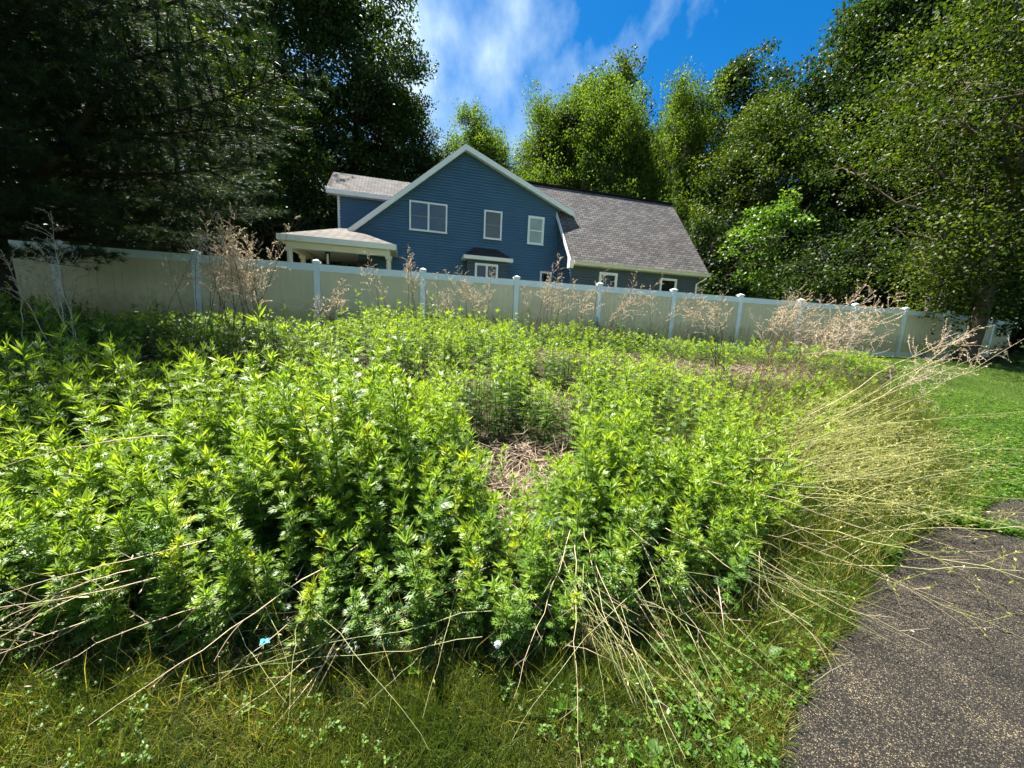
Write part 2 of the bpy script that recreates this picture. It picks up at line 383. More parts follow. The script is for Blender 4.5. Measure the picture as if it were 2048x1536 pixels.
slope_roof('roof', [(1.2, 1.31, wing_z(1.3)), (11.48, 1.31, wing_z(1.3)), (11.48, 4.8, wing_z(1.3) - 3.5 * WS), (1.2, 4.8, wing_z(1.3) - 3.5 * WS)], M['roof'])
slope_roof('roof', [(-5.95, DE[0], DE[1]), (-.6, DE[0], DE[1]), (-.6, DR[0], DR[1]), (-5.95, DR[0], DR[1])], M['roof'])
slope_roof('roof', [(-5.95, DR[0] + .005, DR[1]), (-.6, DR[0] + .005, DR[1]), (-.6, 5.1, DE[1]), (-5.95, 5.1, DE[1])], M['roof'])
mb = MB(); mb.box(1.3, 11.5, 1.22, 1.40, wing_z(1.3) - .03, wing_z(1.3) + .045)
mb.build('ridge_cap', M['roof'], house)
# rake boards: white fascia following the slope, below the shingle edge
def rake(name, a, b, w, y0, y1, m, drop=.0):
    a = Vector(a); b = Vector(b); d = (b - a).normalized()
    dn = Vector((0, 0, -1))
    mb = MB(); q = []
    for P in (a, b, b + dn * w, a + dn * w): q.append(P)
    vs = [(P.x, y0, P.z) for P in q] + [(P.x, y1, P.z) for P in q]
    mb.add(vs, [(0, 3, 2, 1), (4, 5, 6, 7), (0, 1, 5, 4), (1, 2, 6, 5), (2, 3, 7, 6), (3, 0, 4, 7)])
    return mb.build(name, m, house)
rake('rake_board', (-4.82, 0, rooftop(-4.82) - .02), (-.09, 0, RZ - .02), .25, YF - .035, YF - .004, M['trim'])
rake('rake_board', (-.09, 0, RZ - .02), (5.10, 0, rooftop(5.10) - .02), .22, YF - .036, YF - .003, M['trim'])
rake('soffit', (-4.80, 0, rooftop(-4.80) - .17), (-.09, 0, RZ - .17), .03, YF, -.02, M['trim'])
rake('soffit', (-.09, 0, RZ - .17), (5.06, 0, rooftop(5.06) - .15), .03, YF, -.02, M['trim'])
# wing's left rake board (runs up the return wall)
mb = MB(); a0 = (WV0 - .02, WZ0 + .0); a1 = (-.03, wing_z(-.03))
mb.add([(4.27, a0[0], a0[1]), (4.27, a1[0], a1[1]), (4.27, a1[0], a1[1] - .20), (4.27, a0[0], a0[1] - .20), (4.316, a0[0], a0[1]), (4.316, a1[0], a1[1]), (4.316, a1[0], a1[1] - .20), (4.316, a0[0], a0[1] - .20)],
       [(0,1,2,3),(7,6,5,4),(0,4,5,1),(3,2,6,7),(0,3,7,4),(1,5,6,2)])
mb.add([(4.268, WV0 - .03, WZ0 - .01), (4.268, -1.80, WZ0 - .01 + .2), (4.268, -1.80, WZ0 - .32), (4.268, WV0 - .03, WZ0 - .32),
        (4.44, WV0 - .03, WZ0 - .01), (4.44, -1.80, WZ0 - .01 + .2), (4.44, -1.80, WZ0 - .32), (4.44, WV0 - .03, WZ0 - .32)], [(0,1,2,3),(7,6,5,4),(3,2,6,7),(0,3,7,4)])
mb.build('rake_board', M['trim'], house)
# eave fascias and gutter
mb = MB(); mb.box(4.45, 11.50, WV0 - .12, WV0 - .02, WZ0 - .17, WZ0 - .02); mb.box(4.45, 11.50, WV0 - .14, WV0 - .12, WZ0 - .06, WZ0 - .015); mb.box(4.45, 11.45, WV0 - .02, -1.79, WZ0 - .19, WZ0 - .14)
g_ = mb.build('gutter', M['cream'], house)
mb = MB(); mb.tube([(11.30, WV0 - .07, WZ0 - .15), (11.30, WV0 - .07, WZ0 - .25), (10.98, -1.90, WZ0 - .52), (10.98, -1.90, 1.8)], [.045] * 4, 6)
mb.build('downspout', M['trim'], g_)
mb = MB(); mb.box(-5.97, -3.0, DE[0] - .05, DE[0] - .015, DE[1] - .20, DE[1] - .02); mb.box(-5.95, -3.0, DE[0], 1.98, DE[1] - .19, DE[1] - .15)
mb.add([(-5.97, DE[0] - .02, DE[1] - .02), (-5.97, DR[0], DR[1] - .02), (-5.97, DR[0], DR[1] - .2), (-5.97, DE[0] - .02, DE[1] - .2), (-5.952, DE[0] - .02, DE[1] - .02), (-5.952, DR[0], DR[1] - .02), (-5.952, DR[0], DR[1] - .2), (-5.952, DE[0] - .02, DE[1] - .2)], [(0,3,2,1),(4,5,6,7),(3,7,6,2),(0,4,7,3)])
mb.build('fascia', M['trim'], house)
mb = MB(); mb.tube([(.9, 3.2, 8.3), (.9, 3.2, 9.35)], [.05, .05], 8); mb.build('vent_pipe', M['trim'], house)

def window(u0, u1, z0, z1, y, pm, cols=1, rows=2, frame=.07, label=None):
    mb = MB(); e = .055
    mb.box(u0 - frame, u1 + frame, y - e, y + .02, z0 - frame, z0); mb.box(u0 - frame, u1 + frame, y - e, y + .02, z1, z1 + frame)
    mb.box(u0 - frame, u0, y - e, y + .02, z0, z1); mb.box(u1, u1 + frame, y - e, y + .02, z0, z1)
    mb.box(u0 - frame - .02, u1 + frame + .02, y - e - .03, y - e, z0 - frame - .01, z0 - frame + .025)
    w = mb.build('window', M['white'], house)
    if label: w['label'] = label
    cw = (u1 - u0) / cols
    for c in range(cols):
        a = u0 + c * cw; b = a + cw
        s = MB()
        if c: mu = MB(); mu.box(a - .035, a + .035, y - e + .004, y - .036, z0, z1); mu.build('mullion', M['white'], w)
        zm = (z0 + z1) / 2
        if rows == 2: s.box(a + .001, b - .001, y - .035, y - .012, zm - .022, zm + .022)
        k = .022
        s.box(a + .002, a + k + .035 * bool(c), y - .034, y - .012, z0, z1); s.box(b - k, b - .002, y - .034, y - .012, z0, z1)
        s.box(a + k, b - k, y - .033, y - .012, z0, z0 + k); s.box(a + k, b - k, y - .033, y - .012, z1 - k, z1)
        s.build('sash', M['white'] if pm != 'pane_green' and pm != 'pane_blue' else M['sashgrey'], w)
        g = MB(); g.add([(a, y - .022, z0), (b, y - .022, z0), (b, y - .022, z1), (a, y - .022, z1)], [(0, 1, 2, 3)])
        g.build('pane', M[pm], w)
    return w
M['sashgrey'] = plain('grey_sash', (.17, .19, .20), .5, .05)
window(-2.33, -.86, 5.41, 6.49, -.03, 'pane_blue', 2, 2, .065, 'wide upstairs window of two sashes with bluish glass')
window(.91, 1.60, 5.38, 6.48, -.03, 'pane_green', 1, 2, .07, 'narrow upstairs window with dark greenish glass')
window(2.99, 3.62, 5.36, 6.46, -.03, 'pane_blind', 1, 2, .08, 'narrow upstairs window with pale blind')
window(3.70, 4.16, 3.0, 4.05, -.03, 'pane_dark', 1, 1, .06)
window(5.90, 6.62, 2.9, 3.95, -1.85, 'pane_dark', 1, 1, .09)
window(9.05, 9.80, 2.9, 3.95, -1.85, 'pane_dark', 1, 1, .07)
mb = MB(); mb.box(6.12, 6.52, -1.872, -1.866, 3.35, 3.80); mb.box(6.18, 6.46, -1.876, -1.872, 3.35, 3.74, 1)
mb.build('inner_picture_frame', [M['soffit'], M['pane_dark']], house)
# bay window with small hip roof
bay = MB(); siding(bay, lambda z: (.05, 1.92), -.62, z0=1.7, z1=4.32)
bay.add([(.05,-.6,1.7),(.05,0,1.7),(.05,0,4.32),(.05,-.6,4.32),(1.92,-.6,1.7),(1.92,0,1.7),(1.92,0,4.32),(1.92,-.6,4.32)],[(0,3,2,1),(4,5,6,7)])
bay = bay.build('bay_window', M['blue2'], house)
mb = MB(); q = [(-.10,-.78,4.42),(2.06,-.78,4.42),(2.06,-.005,4.42),(-.10,-.005,4.42),(.42,-.005,4.90),(1.50,-.005,4.90)]
mb.add(q, [(0,1,5,4),(1,2,5),(3,0,4),(0,3,2,1)]); mb.build('roof', M['bayroof'], bay, uvf=lambda c: (c.x + c.y * .3 + 10, c.z * 1.8 + 10))
mb = MB(); mb.box(-.12, 2.08, -.81, -.785, 4.27, 4.425); mb.box(-.12, -.10, -.785, -.03, 4.27, 4.425); mb.box(2.06, 2.08, -.785, -.03, 4.27, 4.425); mb.box(-.10, 2.06, -.785, -.03, 4.27, 4.29)
mb.build('fascia', M['trim'], bay)
window(.47, 1.36, 3.0, 4.06, -.645, 'pane_dark', 2, 1, .075)
# porch with hip roof, beam, columns, ceiling and lantern
PV, PU0, PU1, PZ, PH = -1.8, -6.95, -2.88, 4.36, 5.13
mb = MB()
t = .05
mb.add([(PU0,PV,PZ),(PU1,PV,PZ),(-4.68,-.02,PH),(-5.15,-.02,PH),(-5.15,7.3,PH),(PU0,7.3,PZ),(PU1,-.02,PZ)],
       [(0,1,2,3),(0,3,4,5),(1,6,2)])
mb.build('porch_roof', M['porchroof'], house, uvf=lambda c: (c.x * .9 + c.y * .9 + 20, c.z * 2.2 + 10))
mb = MB()
mb.box(PU0 - .02, PU1 + .02, PV - .03, PV, PZ - .19, PZ + .01); mb.box(PU0 - .02, PU0, PV, 7.3, PZ - .19, PZ + .01); mb.box(PU1, PU1 + .02, PV, -.03, PZ - .19, PZ + .01)
mb.build('fascia', M['trim'], house)
mb = MB(); mb.box(PU0, PU1, PV, 0, PZ - .20, PZ - .17); mb.box(PU0, -4.5, .001, 7.3, PZ - .20, PZ - .17)
mb.build('porch_ceiling', M['soffit'], house)
mb = MB(); mb.box(PU0 + .22, PU1 - .22, PV + .17, PV + .36, PZ - .42, PZ - .202); mb.box(PU0 + .22, PU0 + .41, PV + .362, 7.1, PZ - .42, PZ - .202); mb.box(PU1 - .41, PU1 - .22, PV + .362, -.03, PZ - .42, PZ - .202)
mb.build('porch_beam', M['soffit'], house)
def column(u, v):
    mb = MB(); z1 = PZ - .422
    mb.box(u - .13, u + .13, v - .13, v + .13, z1 - .06, z1); mb.box(u - .115, u + .115, v - .115, v + .115, z1 - .12, z1 - .062)
    mb.tube([(u, v, z1 - .122), (u, v, 3), (u, v, 2.0)], [.095, .105, .11], 10); mb.box(u - .13, u + .13, v - .13, v + .13, 1.9, 2.0)
    mb.build('porch_column', M['soffit'], house)
column(-3.16, PV + .265)
for v in (PV + .265, .25, 2.05, 3.9, 5.8): column(PU0 + .315, v)
mb = MB(); mb.box(PU0, PU1, PV, -.03, 1.7, 1.95); mb.box(PU0, -4.5, -.029, 7.3, 1.7, 1.95); mb.build('porch_floor', M['soffit'], house)
mb = MB(); mb.box(-4.49, -4.455, 1.4, 2.3, 2.0, 4.0); mb.build('side_door', M['door'], house); mb = MB(); mb.box(-4.47, -4.0, -.055, -.02, 2.0, 3.9); mb.build('door', M['door'], house)
lan = MB(); lan.tube([(-5.45, -1.0, 4.16), (-5.45, -1.0, 3.98)], [.012, .012], 6); lan.box(-5.53, -5.37, -1.08, -.92, 3.94, 3.985)
for a in (-.06, .06):
    for b_ in (-.06, .06): lan.box(-5.45 + a - .012, -5.45 + a + .012, -1 + b_ - .012, -1 + b_ + .012, 3.52, 3.94)
lan.box(-5.53, -5.37, -1.08, -.92, 3.48, 3.52)
lan = lan.build('hanging_lantern', M['black'], house)
mb = MB(); mb.box(-5.49, -5.41, -1.04, -.96, 3.53, 3.93); mb.build('glass', M['white'], lan)

# ------------------------------------------------------------------ fence
fence = thing('fence', 'tan vinyl privacy fence with white posts and rails across the yard', 'fence', (FO[0], FO[1], 1.0), TH)
capmesh = None
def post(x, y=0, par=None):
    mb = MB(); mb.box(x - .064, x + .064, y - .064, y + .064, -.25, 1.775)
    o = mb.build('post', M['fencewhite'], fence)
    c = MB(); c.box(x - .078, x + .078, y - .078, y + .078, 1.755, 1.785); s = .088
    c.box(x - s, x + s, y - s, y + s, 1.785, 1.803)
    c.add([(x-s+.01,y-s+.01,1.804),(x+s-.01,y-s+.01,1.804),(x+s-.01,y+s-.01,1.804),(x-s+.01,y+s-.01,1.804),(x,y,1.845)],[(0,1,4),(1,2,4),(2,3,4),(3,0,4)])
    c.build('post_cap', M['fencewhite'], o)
def section(xa, ya, xb, yb):
    a = Vector((xa, ya, 0)); b = Vector((xb, yb, 0)); d = (b - a).normalized(); L = (b - a).length; s = Vector((-d.y, d.x, 0))
    def bx(mb, l0, l1, w0, w1, z0, z1):
        P = [a + d * l + s * w for l, w in ((l0, w0), (l1, w0), (l1, w1), (l0, w1))]
        mb.add([(p.x, p.y, z0) for p in P] + [(p.x, p.y, z1) for p in P], [(0,3,2,1),(4,5,6,7),(0,1,5,4),(1,2,6,5),(2,3,7,6),(3,0,4,7)])
    e = .064
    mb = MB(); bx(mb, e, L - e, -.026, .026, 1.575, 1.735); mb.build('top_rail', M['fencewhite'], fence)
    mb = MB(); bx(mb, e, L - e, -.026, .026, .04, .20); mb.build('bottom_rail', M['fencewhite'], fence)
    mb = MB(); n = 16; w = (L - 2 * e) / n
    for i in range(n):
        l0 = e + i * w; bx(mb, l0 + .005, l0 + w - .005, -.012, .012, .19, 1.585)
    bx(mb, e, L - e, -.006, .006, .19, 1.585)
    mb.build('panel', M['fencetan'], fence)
SP = 2.44
pts = [(i * SP, 0) for i in range(-4, 11)]
ang = .21
for k in range(1, 4): pts.append((10 * SP + k * SP * math.cos(ang), k * SP * math.sin(ang)))
for q in pts: post(*q)
for q0, q1 in zip(pts[:-1], pts[1:]): section(*q0, *q1)
for o in fence.children:
    pass

# ------------------------------------------------------------------ trees
KITE = (np.array([(0, 0, 0), (.34, .5, .10), (0, 1, -.04), (-.34, .5, .10)], float), np.array([(0, 1, 2), (0, 2, 3)]))
def rdir(n, g=rng, flat=1.0):
    d = g.normal(size=(n, 3)); d[:, 2] *= flat; return norm(d)
def broad_tree(seed, H, Rc, base, nclump, per, leaf, shape='round', trunks=1, csize=.75, lean=0.):
    """returns (trunk mesh arrays, crown soup). local origin at the ground"""
    g = np.random.default_rng(seed)
    paths = []; rads = []; tips = []
    for tk in range(trunks):
        off = g.normal(size=2) * (.35 if trunks > 1 else 0); tilt = g.normal(size=2) * .05 + (off * .25)
        zz = np.linspace(0, H * .93, 12)
        wob = np.cumsum(g.normal(size=(12, 2)) * .012 * H / 3, 0); wob -= wob[0]
        tp = np.column_stack([off[0] + tilt[0] * zz + wob[:, 0], off[1] + tilt[1] * zz + wob[:, 1], zz])
        r0 = .013 * H + .06
        paths.append(tp); rads.append(r0 * (1 - zz / (H * .97)) ** .8 + .015)
        paths.append(tp[:2] * [1, 1, .15]); rads.append([r0 * 1.25, r0 * 1.02])
        nl = 20
        for i in range(nl):
            h = base * .75 + (H * .92 - base * .75) * (i + g.random()) / nl
            j = h / (H * .93) * 11; k = int(min(10, j)); o = tp[k] + (tp[k + 1] - tp[k]) * (j - k)
            tt = max(0.0, (h - base) / (H - base))
            if shape == 'round': w = Rc * math.sqrt(max(.08, 1 - (2 * max(tt, .08) - .95) ** 2)) 
            elif shape == 'cone': w = Rc * (1 - tt) ** .7 + .4
            else: w = Rc * (1 - tt ** 2.2) * .95 + .35
            a = i * 2.4 + g.random(); up = .45 + .6 * g.random() + (.9 if shape == 'upright' else 0)
            Ld = w * (.75 + .35 * g.random()); s = np.linspace(0, 1, 6)
            c = np.column_stack([np.cos(a) * Ld * s, np.sin(a) * Ld * s, Ld * up * (s ** 1.25) * .8]) + o
            c[1:] += g.normal(size=(5, 3)) * .05 * Ld
            c[:, 2] = np.minimum(c[:, 2], H)
            rr = r0 * .38 * (1 - tt * .6); paths.append(c); rads.append(rr * (1 - s) + .012)
            for b in range(5):
                q = .35 + .65 * g.random(); st = c[0] + (c[-1] - c[0]) * q; st = c[int(q * 5)]
                e = st + rdir(1, g, .6)[0] * Ld * .38 + [0, 0, .12 * Ld]; m = (st + e) / 2 + g.normal(size=3) * .04 * Ld
                paths.append(np.array([st, m, e])); rads.append([rr * .3 + .008, rr * .2 + .006, .006]); tips.append(e); tips.append((m + e) / 2)
            tips.append(c[-1]); tips.append(c[-2])
    tips = np.array(tips)
    # extra clumps on the outer envelope so that the outline is full but uneven
    idx = g.integers(0, len(tips), nclump); C = tips[idx] + g.normal(size=(nclump, 3)) * csize * .8
    C[:, 2] = np.maximum(C[:, 2], base * .8)
    tz = np.clip((C[:, 2] - base) / (H - base), 0, 1); lim = Rc * np.sqrt(np.clip(1.06 - (2 * np.maximum(tz, .08) - .95) ** 2, .06, 1)) * 1.12 + .4
    r_ = np.hypot(C[:, 0], C[:, 1]); kf = np.minimum(1, lim / np.maximum(r_, .01))
    if shape == 'round': C[:, 0] *= kf; C[:, 1] *= kf
    n = nclump * per
    ci = np.repeat(np.arange(nclump), per)
    cs = csize * (.55 + .8 * g.random(nclump))[ci]
    P = C[ci] + rdir(n, g) * (g.random(n) ** .45 * cs)[:, None] * [1, 1, (.62 if shape != 'upright' else 1.3)]
    out = norm(P - C[ci]); up = np.array([0, 0, 1.])
    D = norm(out * .6 + g.normal(size=(n, 3)) * .7 + [0, 0, (.7 if shape == 'upright' else -.25)]); Nn = norm(g.normal(size=(n, 3)) * .75 + up)
    L = leaf * (.7 + .6 * g.random(n))
    V, Fc = stamp(*KITE, P, D, Nn, L)
    ct = g.random(nclump)
    tint = np.clip(ct[ci] * .55 + g.random(n) * .45, 0, 1)
    return tubes_np(paths, rads, 6), (V, Fc, np.repeat(tint, 4))
tree_meshes = {}
def tree_kind(key, m, barkm, *a, **k):
    (tv, tf), (V, Fc, T) = broad_tree(*a, **k)
    tree_meshes[key] = (np_mesh('trunk', tv, tf, barkm), np_mesh('crown', V, Fc, m, T))
    for q in tree_meshes[key][0].polygons: q.use_smooth = True
tree_kind('dark', M['leaf_dark'], M['bark'], 11, 24, 5.8, 2.5, 640, 95, .22, 'round', csize=1.15)
tree_kind('dark2', M['leaf_dark'], M['bark'], 12, 20, 4.8, 2, 460, 85, .23, 'round', csize=1.05)
tree_kind('mid', M['leaf_mid'], M['bark'], 13, 18, 4.8, 1.8, 620, 90, .19, 'round', csize=1.0)
tree_kind('yellow', M['leaf_yellow'], M['barkgrey'], 14, 20, 5.0, 2, 900, 70, .16, 'upright', csize=.72)
tree_kind('yellow2', M['leaf_yellow'], M['barkgrey'], 15, 21, 4.6, 2, 720, 60, .16, 'upright', csize=.7)
tree_kind('sparse', M['leaf_mid'], M['barkgrey'], 16, 23, 3.4, 5, 330, 38, .20, 'upright', csize=.55)
tree_kind('maple', M['leaf_mid'], M['bark'], 17, 12.5, 5.4, 1.9, 950, 80, .115, 'round', trunks=2, csize=.8)
tree_kind('sapling', M['leaf_bright'], M['barkgrey'], 18, 6.4, 2.0, .5, 150, 40, .17, 'round', csize=.5)
tree_kind('bush', M['leaf_dark'], M['bark'], 19, 5.5, 2.9, .2, 230, 55, .19, 'round', trunks=3, csize=.8)
TREES = [
 # kind, x, y, scale, rot, label
 ('dark', -20.0, 30.5, 1.22, .3, 'tall dark leafy tree left of the house with sky showing between its trunks'),
 ('dark', -13.4, 31.5, 1.06, 2.1, 'tall dark tree just behind the dormer, its crown leaning into the sky'),
 ('mid', -10.2, 34.5, .98, 4.1, 'mid green tree at the right edge of the tall dark pair left of the house'),
 ('yellow', -5.4, 38, .88, 1.1, 'slim yellow green tree above the left slope of the gable'),
 ('yellow2', -2.9, 43, .72, 3.1, 'small distant yellow green tree in the low gap behind the gable peak'),
 ('yellow2', 1.9, 37, .92, .2, 'yellow green upright tree, the first one right of the gable peak'),
 ('yellow2', 7.4, 41, 1.04, 1.2, 'yellow green tree filling the dip between the two tallest crowns behind the house'),
 ('mid', 13.6, 38, .88, 4.2, 'mid green tree behind the olive green tree by the garage end'),
 ('mid', 20.5, 38, .95, 2.2, 'mid green tree far behind the dark pointed tree'),
 ('mid', -13.0, 8.5 - 12.5, .85, 2.2, 'unseen green tree added on the left beside the viewer to shade the fence'),  # unseen tree, added to keep sky light off the left fence
 ('dark2', -15.0, 2.5, .85, 3.2, 'unseen dark tree added on the left beyond the pine to dim that side'),  # added out of view to shade the left side
 ('dark2', 21.5, 4.0, .8, 3.2, 'unseen dark tree added on the right of the lawn to darken that edge'),  # out of view, added only to darken the right edge
 ('yellow', 4.2, 34.5, 1.0, 2.6, 'broad yellow green tree over the main roof, its top the flattest'),
 ('sparse', 4.4, 41, 1.04, 5.0, 'thin pale tree poking up behind the flat topped yellow green tree'),
 ('mid', 6.4, 37, 1.06, 2.9, 'mid green tree low between the two yellow green crowns right of the gable'),
 ('mid', 12.2, 37, 1.0, .4, 'mid green tree low behind the garage ridge end'),
 ('mid', 2.8, 39, 1.0, 5.4, 'mid green tree low behind the peak of the gable'),
 ('sparse', 10.4, 38, 1.08, 1.4, 'tallest thin twigged tree above the garage roof ridge'),
 ('yellow', 9.4, 34, .93, 5.1, 'bright yellow green tree below the tallest thin twigged tree'),
 ('sparse', 15.4, 40, .97, 3.3, 'sparse tree with pale spreading top left of the dark pointed tree'),
 ('yellow2', 12.8, 32, .86, 1.9, 'olive green tree behind the right end of the garage roof'),
 ('dark2', 18.6, 33, 1.03, .9, 'dark tree with a pointed wind swept top right of the garage'),
 ('dark2', 22.2, 30, 1.0, 4.4, 'dark tree filling the gap before the tall right hand trees'),
 ('dark', 23.0, 25.5, .99, 1.0, 'very tall dark tree whose crown cuts off the sky on the right'),
 ('dark', 27.5, 26, 1.08, 3.6, 'very tall dark tree running out of the top right corner'),
 ('mid', 24.5, 21.5, .92, 2.2, 'green tree close behind the fork trunked maple'),
 ('maple', 16.9, 13.9, 1.0, .6, 'fork trunked maple standing in front of the fence end with sunlit leaves'),
 ('sapling', 13.3, 21.2, 1.0, .4, 'small bright green young tree beside the garage corner'),
 ('mid', 15.5, 26, .80, .8, 'mid green tree right behind the garage corner'),
 ('mid', -18.5, 22, .88, 1.0, 'green tree seen through the pine above the fence'),
 ('dark2', -24.5, 21, .9, 2.0, 'dark tree behind the pine at the edge of the picture'),
 ('mid', -13.2, 19.5, .62, 3.0, 'lower green tree between the pine and the porch'),
 ('mid', -21, 15, .75, 5.0, 'bushy green tree behind the fence under the pine boughs'),
]
def place(kind, x, y, s, rz, label, name='tree', cat='tree', group=None, flat=1.0):
    t = thing(name, label, cat, (x, y, G(x, y) - .05), rz, group); t.scale = (s, s, s * flat)
    a, b = tree_meshes[kind]
    link(bpy.data.objects.new('trunk', a), t); link(bpy.data.objects.new('crown', b), t)
    return t
for k in TREES: place(*k, group='trees behind the fence')
BUSH = [(-11.5, 17.5, .78, 'dark bush left of the porch columns'), (-9.6, 22, .95, 'dark bush behind the porch roof'), (-6.5, 30.5, 1.2, 'dark bush low behind the dormer'),
        (2.5, 31, 1.25, 'dark bush behind the main roof'), (8.5, 30, 1.3, 'dark bush behind the garage ridge'), (14.3, 18.4, .68, 'dark bush beside the downspout corner'),
        (17.5, 21.5, .95, 'dark bush below the pointed tree'), (21.2, 19.4, .85, 'dark bush behind the fence left of the grey trunk'), (-15.2, 14.5, .85, 'dark bush behind the shaded left fence'),
        (26.5, 21, .95, 'dark bush at the far end of the fence'), (29, 17, .9, 'dark bush in the shade beyond the fence end'), (-16, 27, 1.3, 'tall dark bush under the tall dark tree left of the house'),
        (32, 22, 1.3, 'dark bush at the edge of the shaded lawn'), (12.3, 24.5, 1.0, 'dark bush behind the garage wall')]
for i, (x, y, s, lb) in enumerate(BUSH): place('bush', x, y, s, i * 1.3, lb, 'bush', 'bush', 'bushes behind the fence')
# bare grey trunk behind the fence
mb = MB(); zs = np.linspace(0, 13, 10)
for q, (dx, r0) in enumerate(((0, .26), (.42, .19))):
    mb.tube([(dx + .03 * z * (1 if q else -.4), .02 * z, z) for z in zs], [r0 * (1 - z / 15) for z in zs], 9)
t = thing('bare_tree', 'double grey tree trunk rising behind the fence left of the maple', 'tree', (18.7, 17.2, G(18.7, 17.2) - .1)); mb.build('trunk', M['barkgrey'], t, smooth=True)
# far wood as one mass
g = np.random.default_rng(5); n = 60000
a = g.uniform(-1.25, 1.2, n); rr = 52 + g.random(n) * 9; top = 13 + 4 * np.sin(a * 9) + 2.5 * np.sin(a * 23 + 1)
P = np.column_stack([np.sin(a) * rr, np.cos(a) * rr, 1 + g.random(n) ** .8 * top])
V, Fc = stamp(*KITE, P, rdir(n, g), norm(g.normal(size=(n, 3)) * .8 + [0, 0, 1]), .75 * (.6 + .7 * g.random(n)))
o = link(bpy.data.objects.new('woods', np_mesh('woods', V, Fc, M['leaf_dark'], np.repeat(g.random(n), 4))))
tag(o, 'dark far off wood behind all the trees', 'woods', kind='stuff')

# ------------------------------------------------------------------ near pine
def make_pine():
    g = np.random.default_rng(33); paths = []; rads = []; TP = []; TD = []
    H = 12.0; zz = np.linspace(0, H, 14)
    tp = np.column_stack([.05 * np.sin(zz), .06 * np.cos(zz * .7), zz]); paths.append(tp); rads.append(.24 * (1 - zz / 12.6) + .02)
    limbs = []
    # the thick forked limb that rises to the right
    limbs.append((np.array([.1, 0, 1.5]), np.array([.95, -.25, .62]), 4.6, .14))
    for i in range(54):
        z = 2.1 + 9.2 * (i / 54) ** .95; a = i * 2.399 + g.random() * .5; Lh = (4.9 * (1 - (z - 1.5) / 11.5) + .7) * (.8 + .3 * g.random())
        toward = math.cos(a - (-.3)); Lh *= 1 + .15 * max(0, toward)
        if .05 < a % (2 * PI) < 1.5: Lh *= .50
        limbs.append((np.array([0, 0, z]), np.array([math.cos(a), math.sin(a), .12 + .25 * g.random()]), Lh, .045))
    # low boughs reaching right along the fence
    for z, a, L in ((2.5, -.05, 4.9), (3.1, -.05, 4.6), (3.7, -.2, 4.7), (1.9, -.35, 3.0), (4.5, -.25, 4.9), (5.2, -.15, 4.6), (2.9, .4, 3.6), (2.0, .9, 3.0), (1.7, .25, 2.8), (1.6, -.8, 2.6), (2.3, -.6, 3.4), (2.8, -.75, 3.6), (3.6, -.5, 4.2), (4.2, -.9, 3.8), (5.0, -.6, 4.2), (5.8, -.3, 4.2), (1.3, -.2, 2.4), (6.4, -.35, 4.0)):
        limbs.append((np.array([0, 0, z]), np.array([math.cos(a), math.sin(a), .10]), L, .05))
    for o, d, L, r0 in limbs:
        d = d / np.linalg.norm(d); s = np.linspace(0, 1, 9)
        sag = -.10 * L * s ** 2 + .08 * L * s ** 4
        c = o + d * L * s[:, None] + np.column_stack([0 * s, 0 * s, sag]) + np.cumsum(g.normal(size=(9, 3)) * .02 * L / 3, 0) * [[1, 1, .6]]
        paths.append(c); rads.append(r0 * (1 - s) + .008)
        side = np.cross(d, [0, 0, 1]); side /= np.linalg.norm(side)
        nb = int(L * 8)
        for b in range(nb):
            q = .22 + .78 * b / nb; st = c[0] * 0 + np.array([np.interp(q, s, c[:, k]) for k in range(3)])
            sg = 1 if b % 2 else -1; bl = (.25 + .95 * (1 - q)) * L * .28 * (.7 + .6 * g.random()) + .18
            bd = norm((d * (.7 + .3 * g.random()) + side * sg * (.6 + .5 * g.random()) + [0, 0, g.normal() * .18 + .05])[None])[0]
            e = st + bd * bl; m = (st + e) / 2 + [0, 0, -.03 * bl]
            paths.append(np.array([st, m, e])); rads.append([.010, .007, .004])
            k = max(3, int(bl / .085)); t = np.linspace(.15, 1, k)[:, None]
            TP.append(st + (e - st) * t + g.normal(size=(k, 3)) * .03); TD.append(np.repeat(bd[None], k, 0) + g.normal(size=(k, 3)) * .25)
    TP = np.concatenate(TP); TD = norm(np.concatenate(TD)); per = 30; n = len(TP) * per
    P = np.repeat(TP, per, 0) + g.normal(size=(n, 3)) * .012; D = norm(np.repeat(TD, per, 0) * .75 + rdir(n, g) * .85 + [0, 0, .12])
    tri = (np.array([(-.5, 0, 0), (.5, 0, 0), (0, 1, 0)], float), np.array([(0, 1, 2)]))
    V, Fc = stamp(*tri, P, D, rdir(n, g), .085 + .05 * g.random(n), np.full(n, .0075))
    print('pine needles', n)
    T = np.repeat(np.clip(np.repeat(g.random(len(TP)), per) * .6 + g.random(n) * .4, 0, 1), 3)
    return tubes_np(paths, rads, 6), (V, Fc, T)
(tv, tf), (V, Fc, T) = make_pine()
pine = thing('pine_tree', 'dark shaggy pine leaning its boughs over the left end of the fence', 'tree', (-8.75, 6.3, G(-8.75, 6.3) - .05))
link(bpy.data.objects.new('trunk', np_mesh('trunk', tv, tf, M['pinebark'])), pine); link(bpy.data.objects.new('crown', np_mesh('crown', V, Fc, M['needle'], T)), pine)
# second pine further left, mostly beyond the frame
p2 = thing('pine_tree', 'second dark pine behind the first at the left picture edge', 'tree', (-12.8, 9.6, G(-12.8, 9.6) - .05), 1.2); p2.scale = (1.1,) * 3
for ch in list(pine.children): c = ch.copy(); link(c, p2)

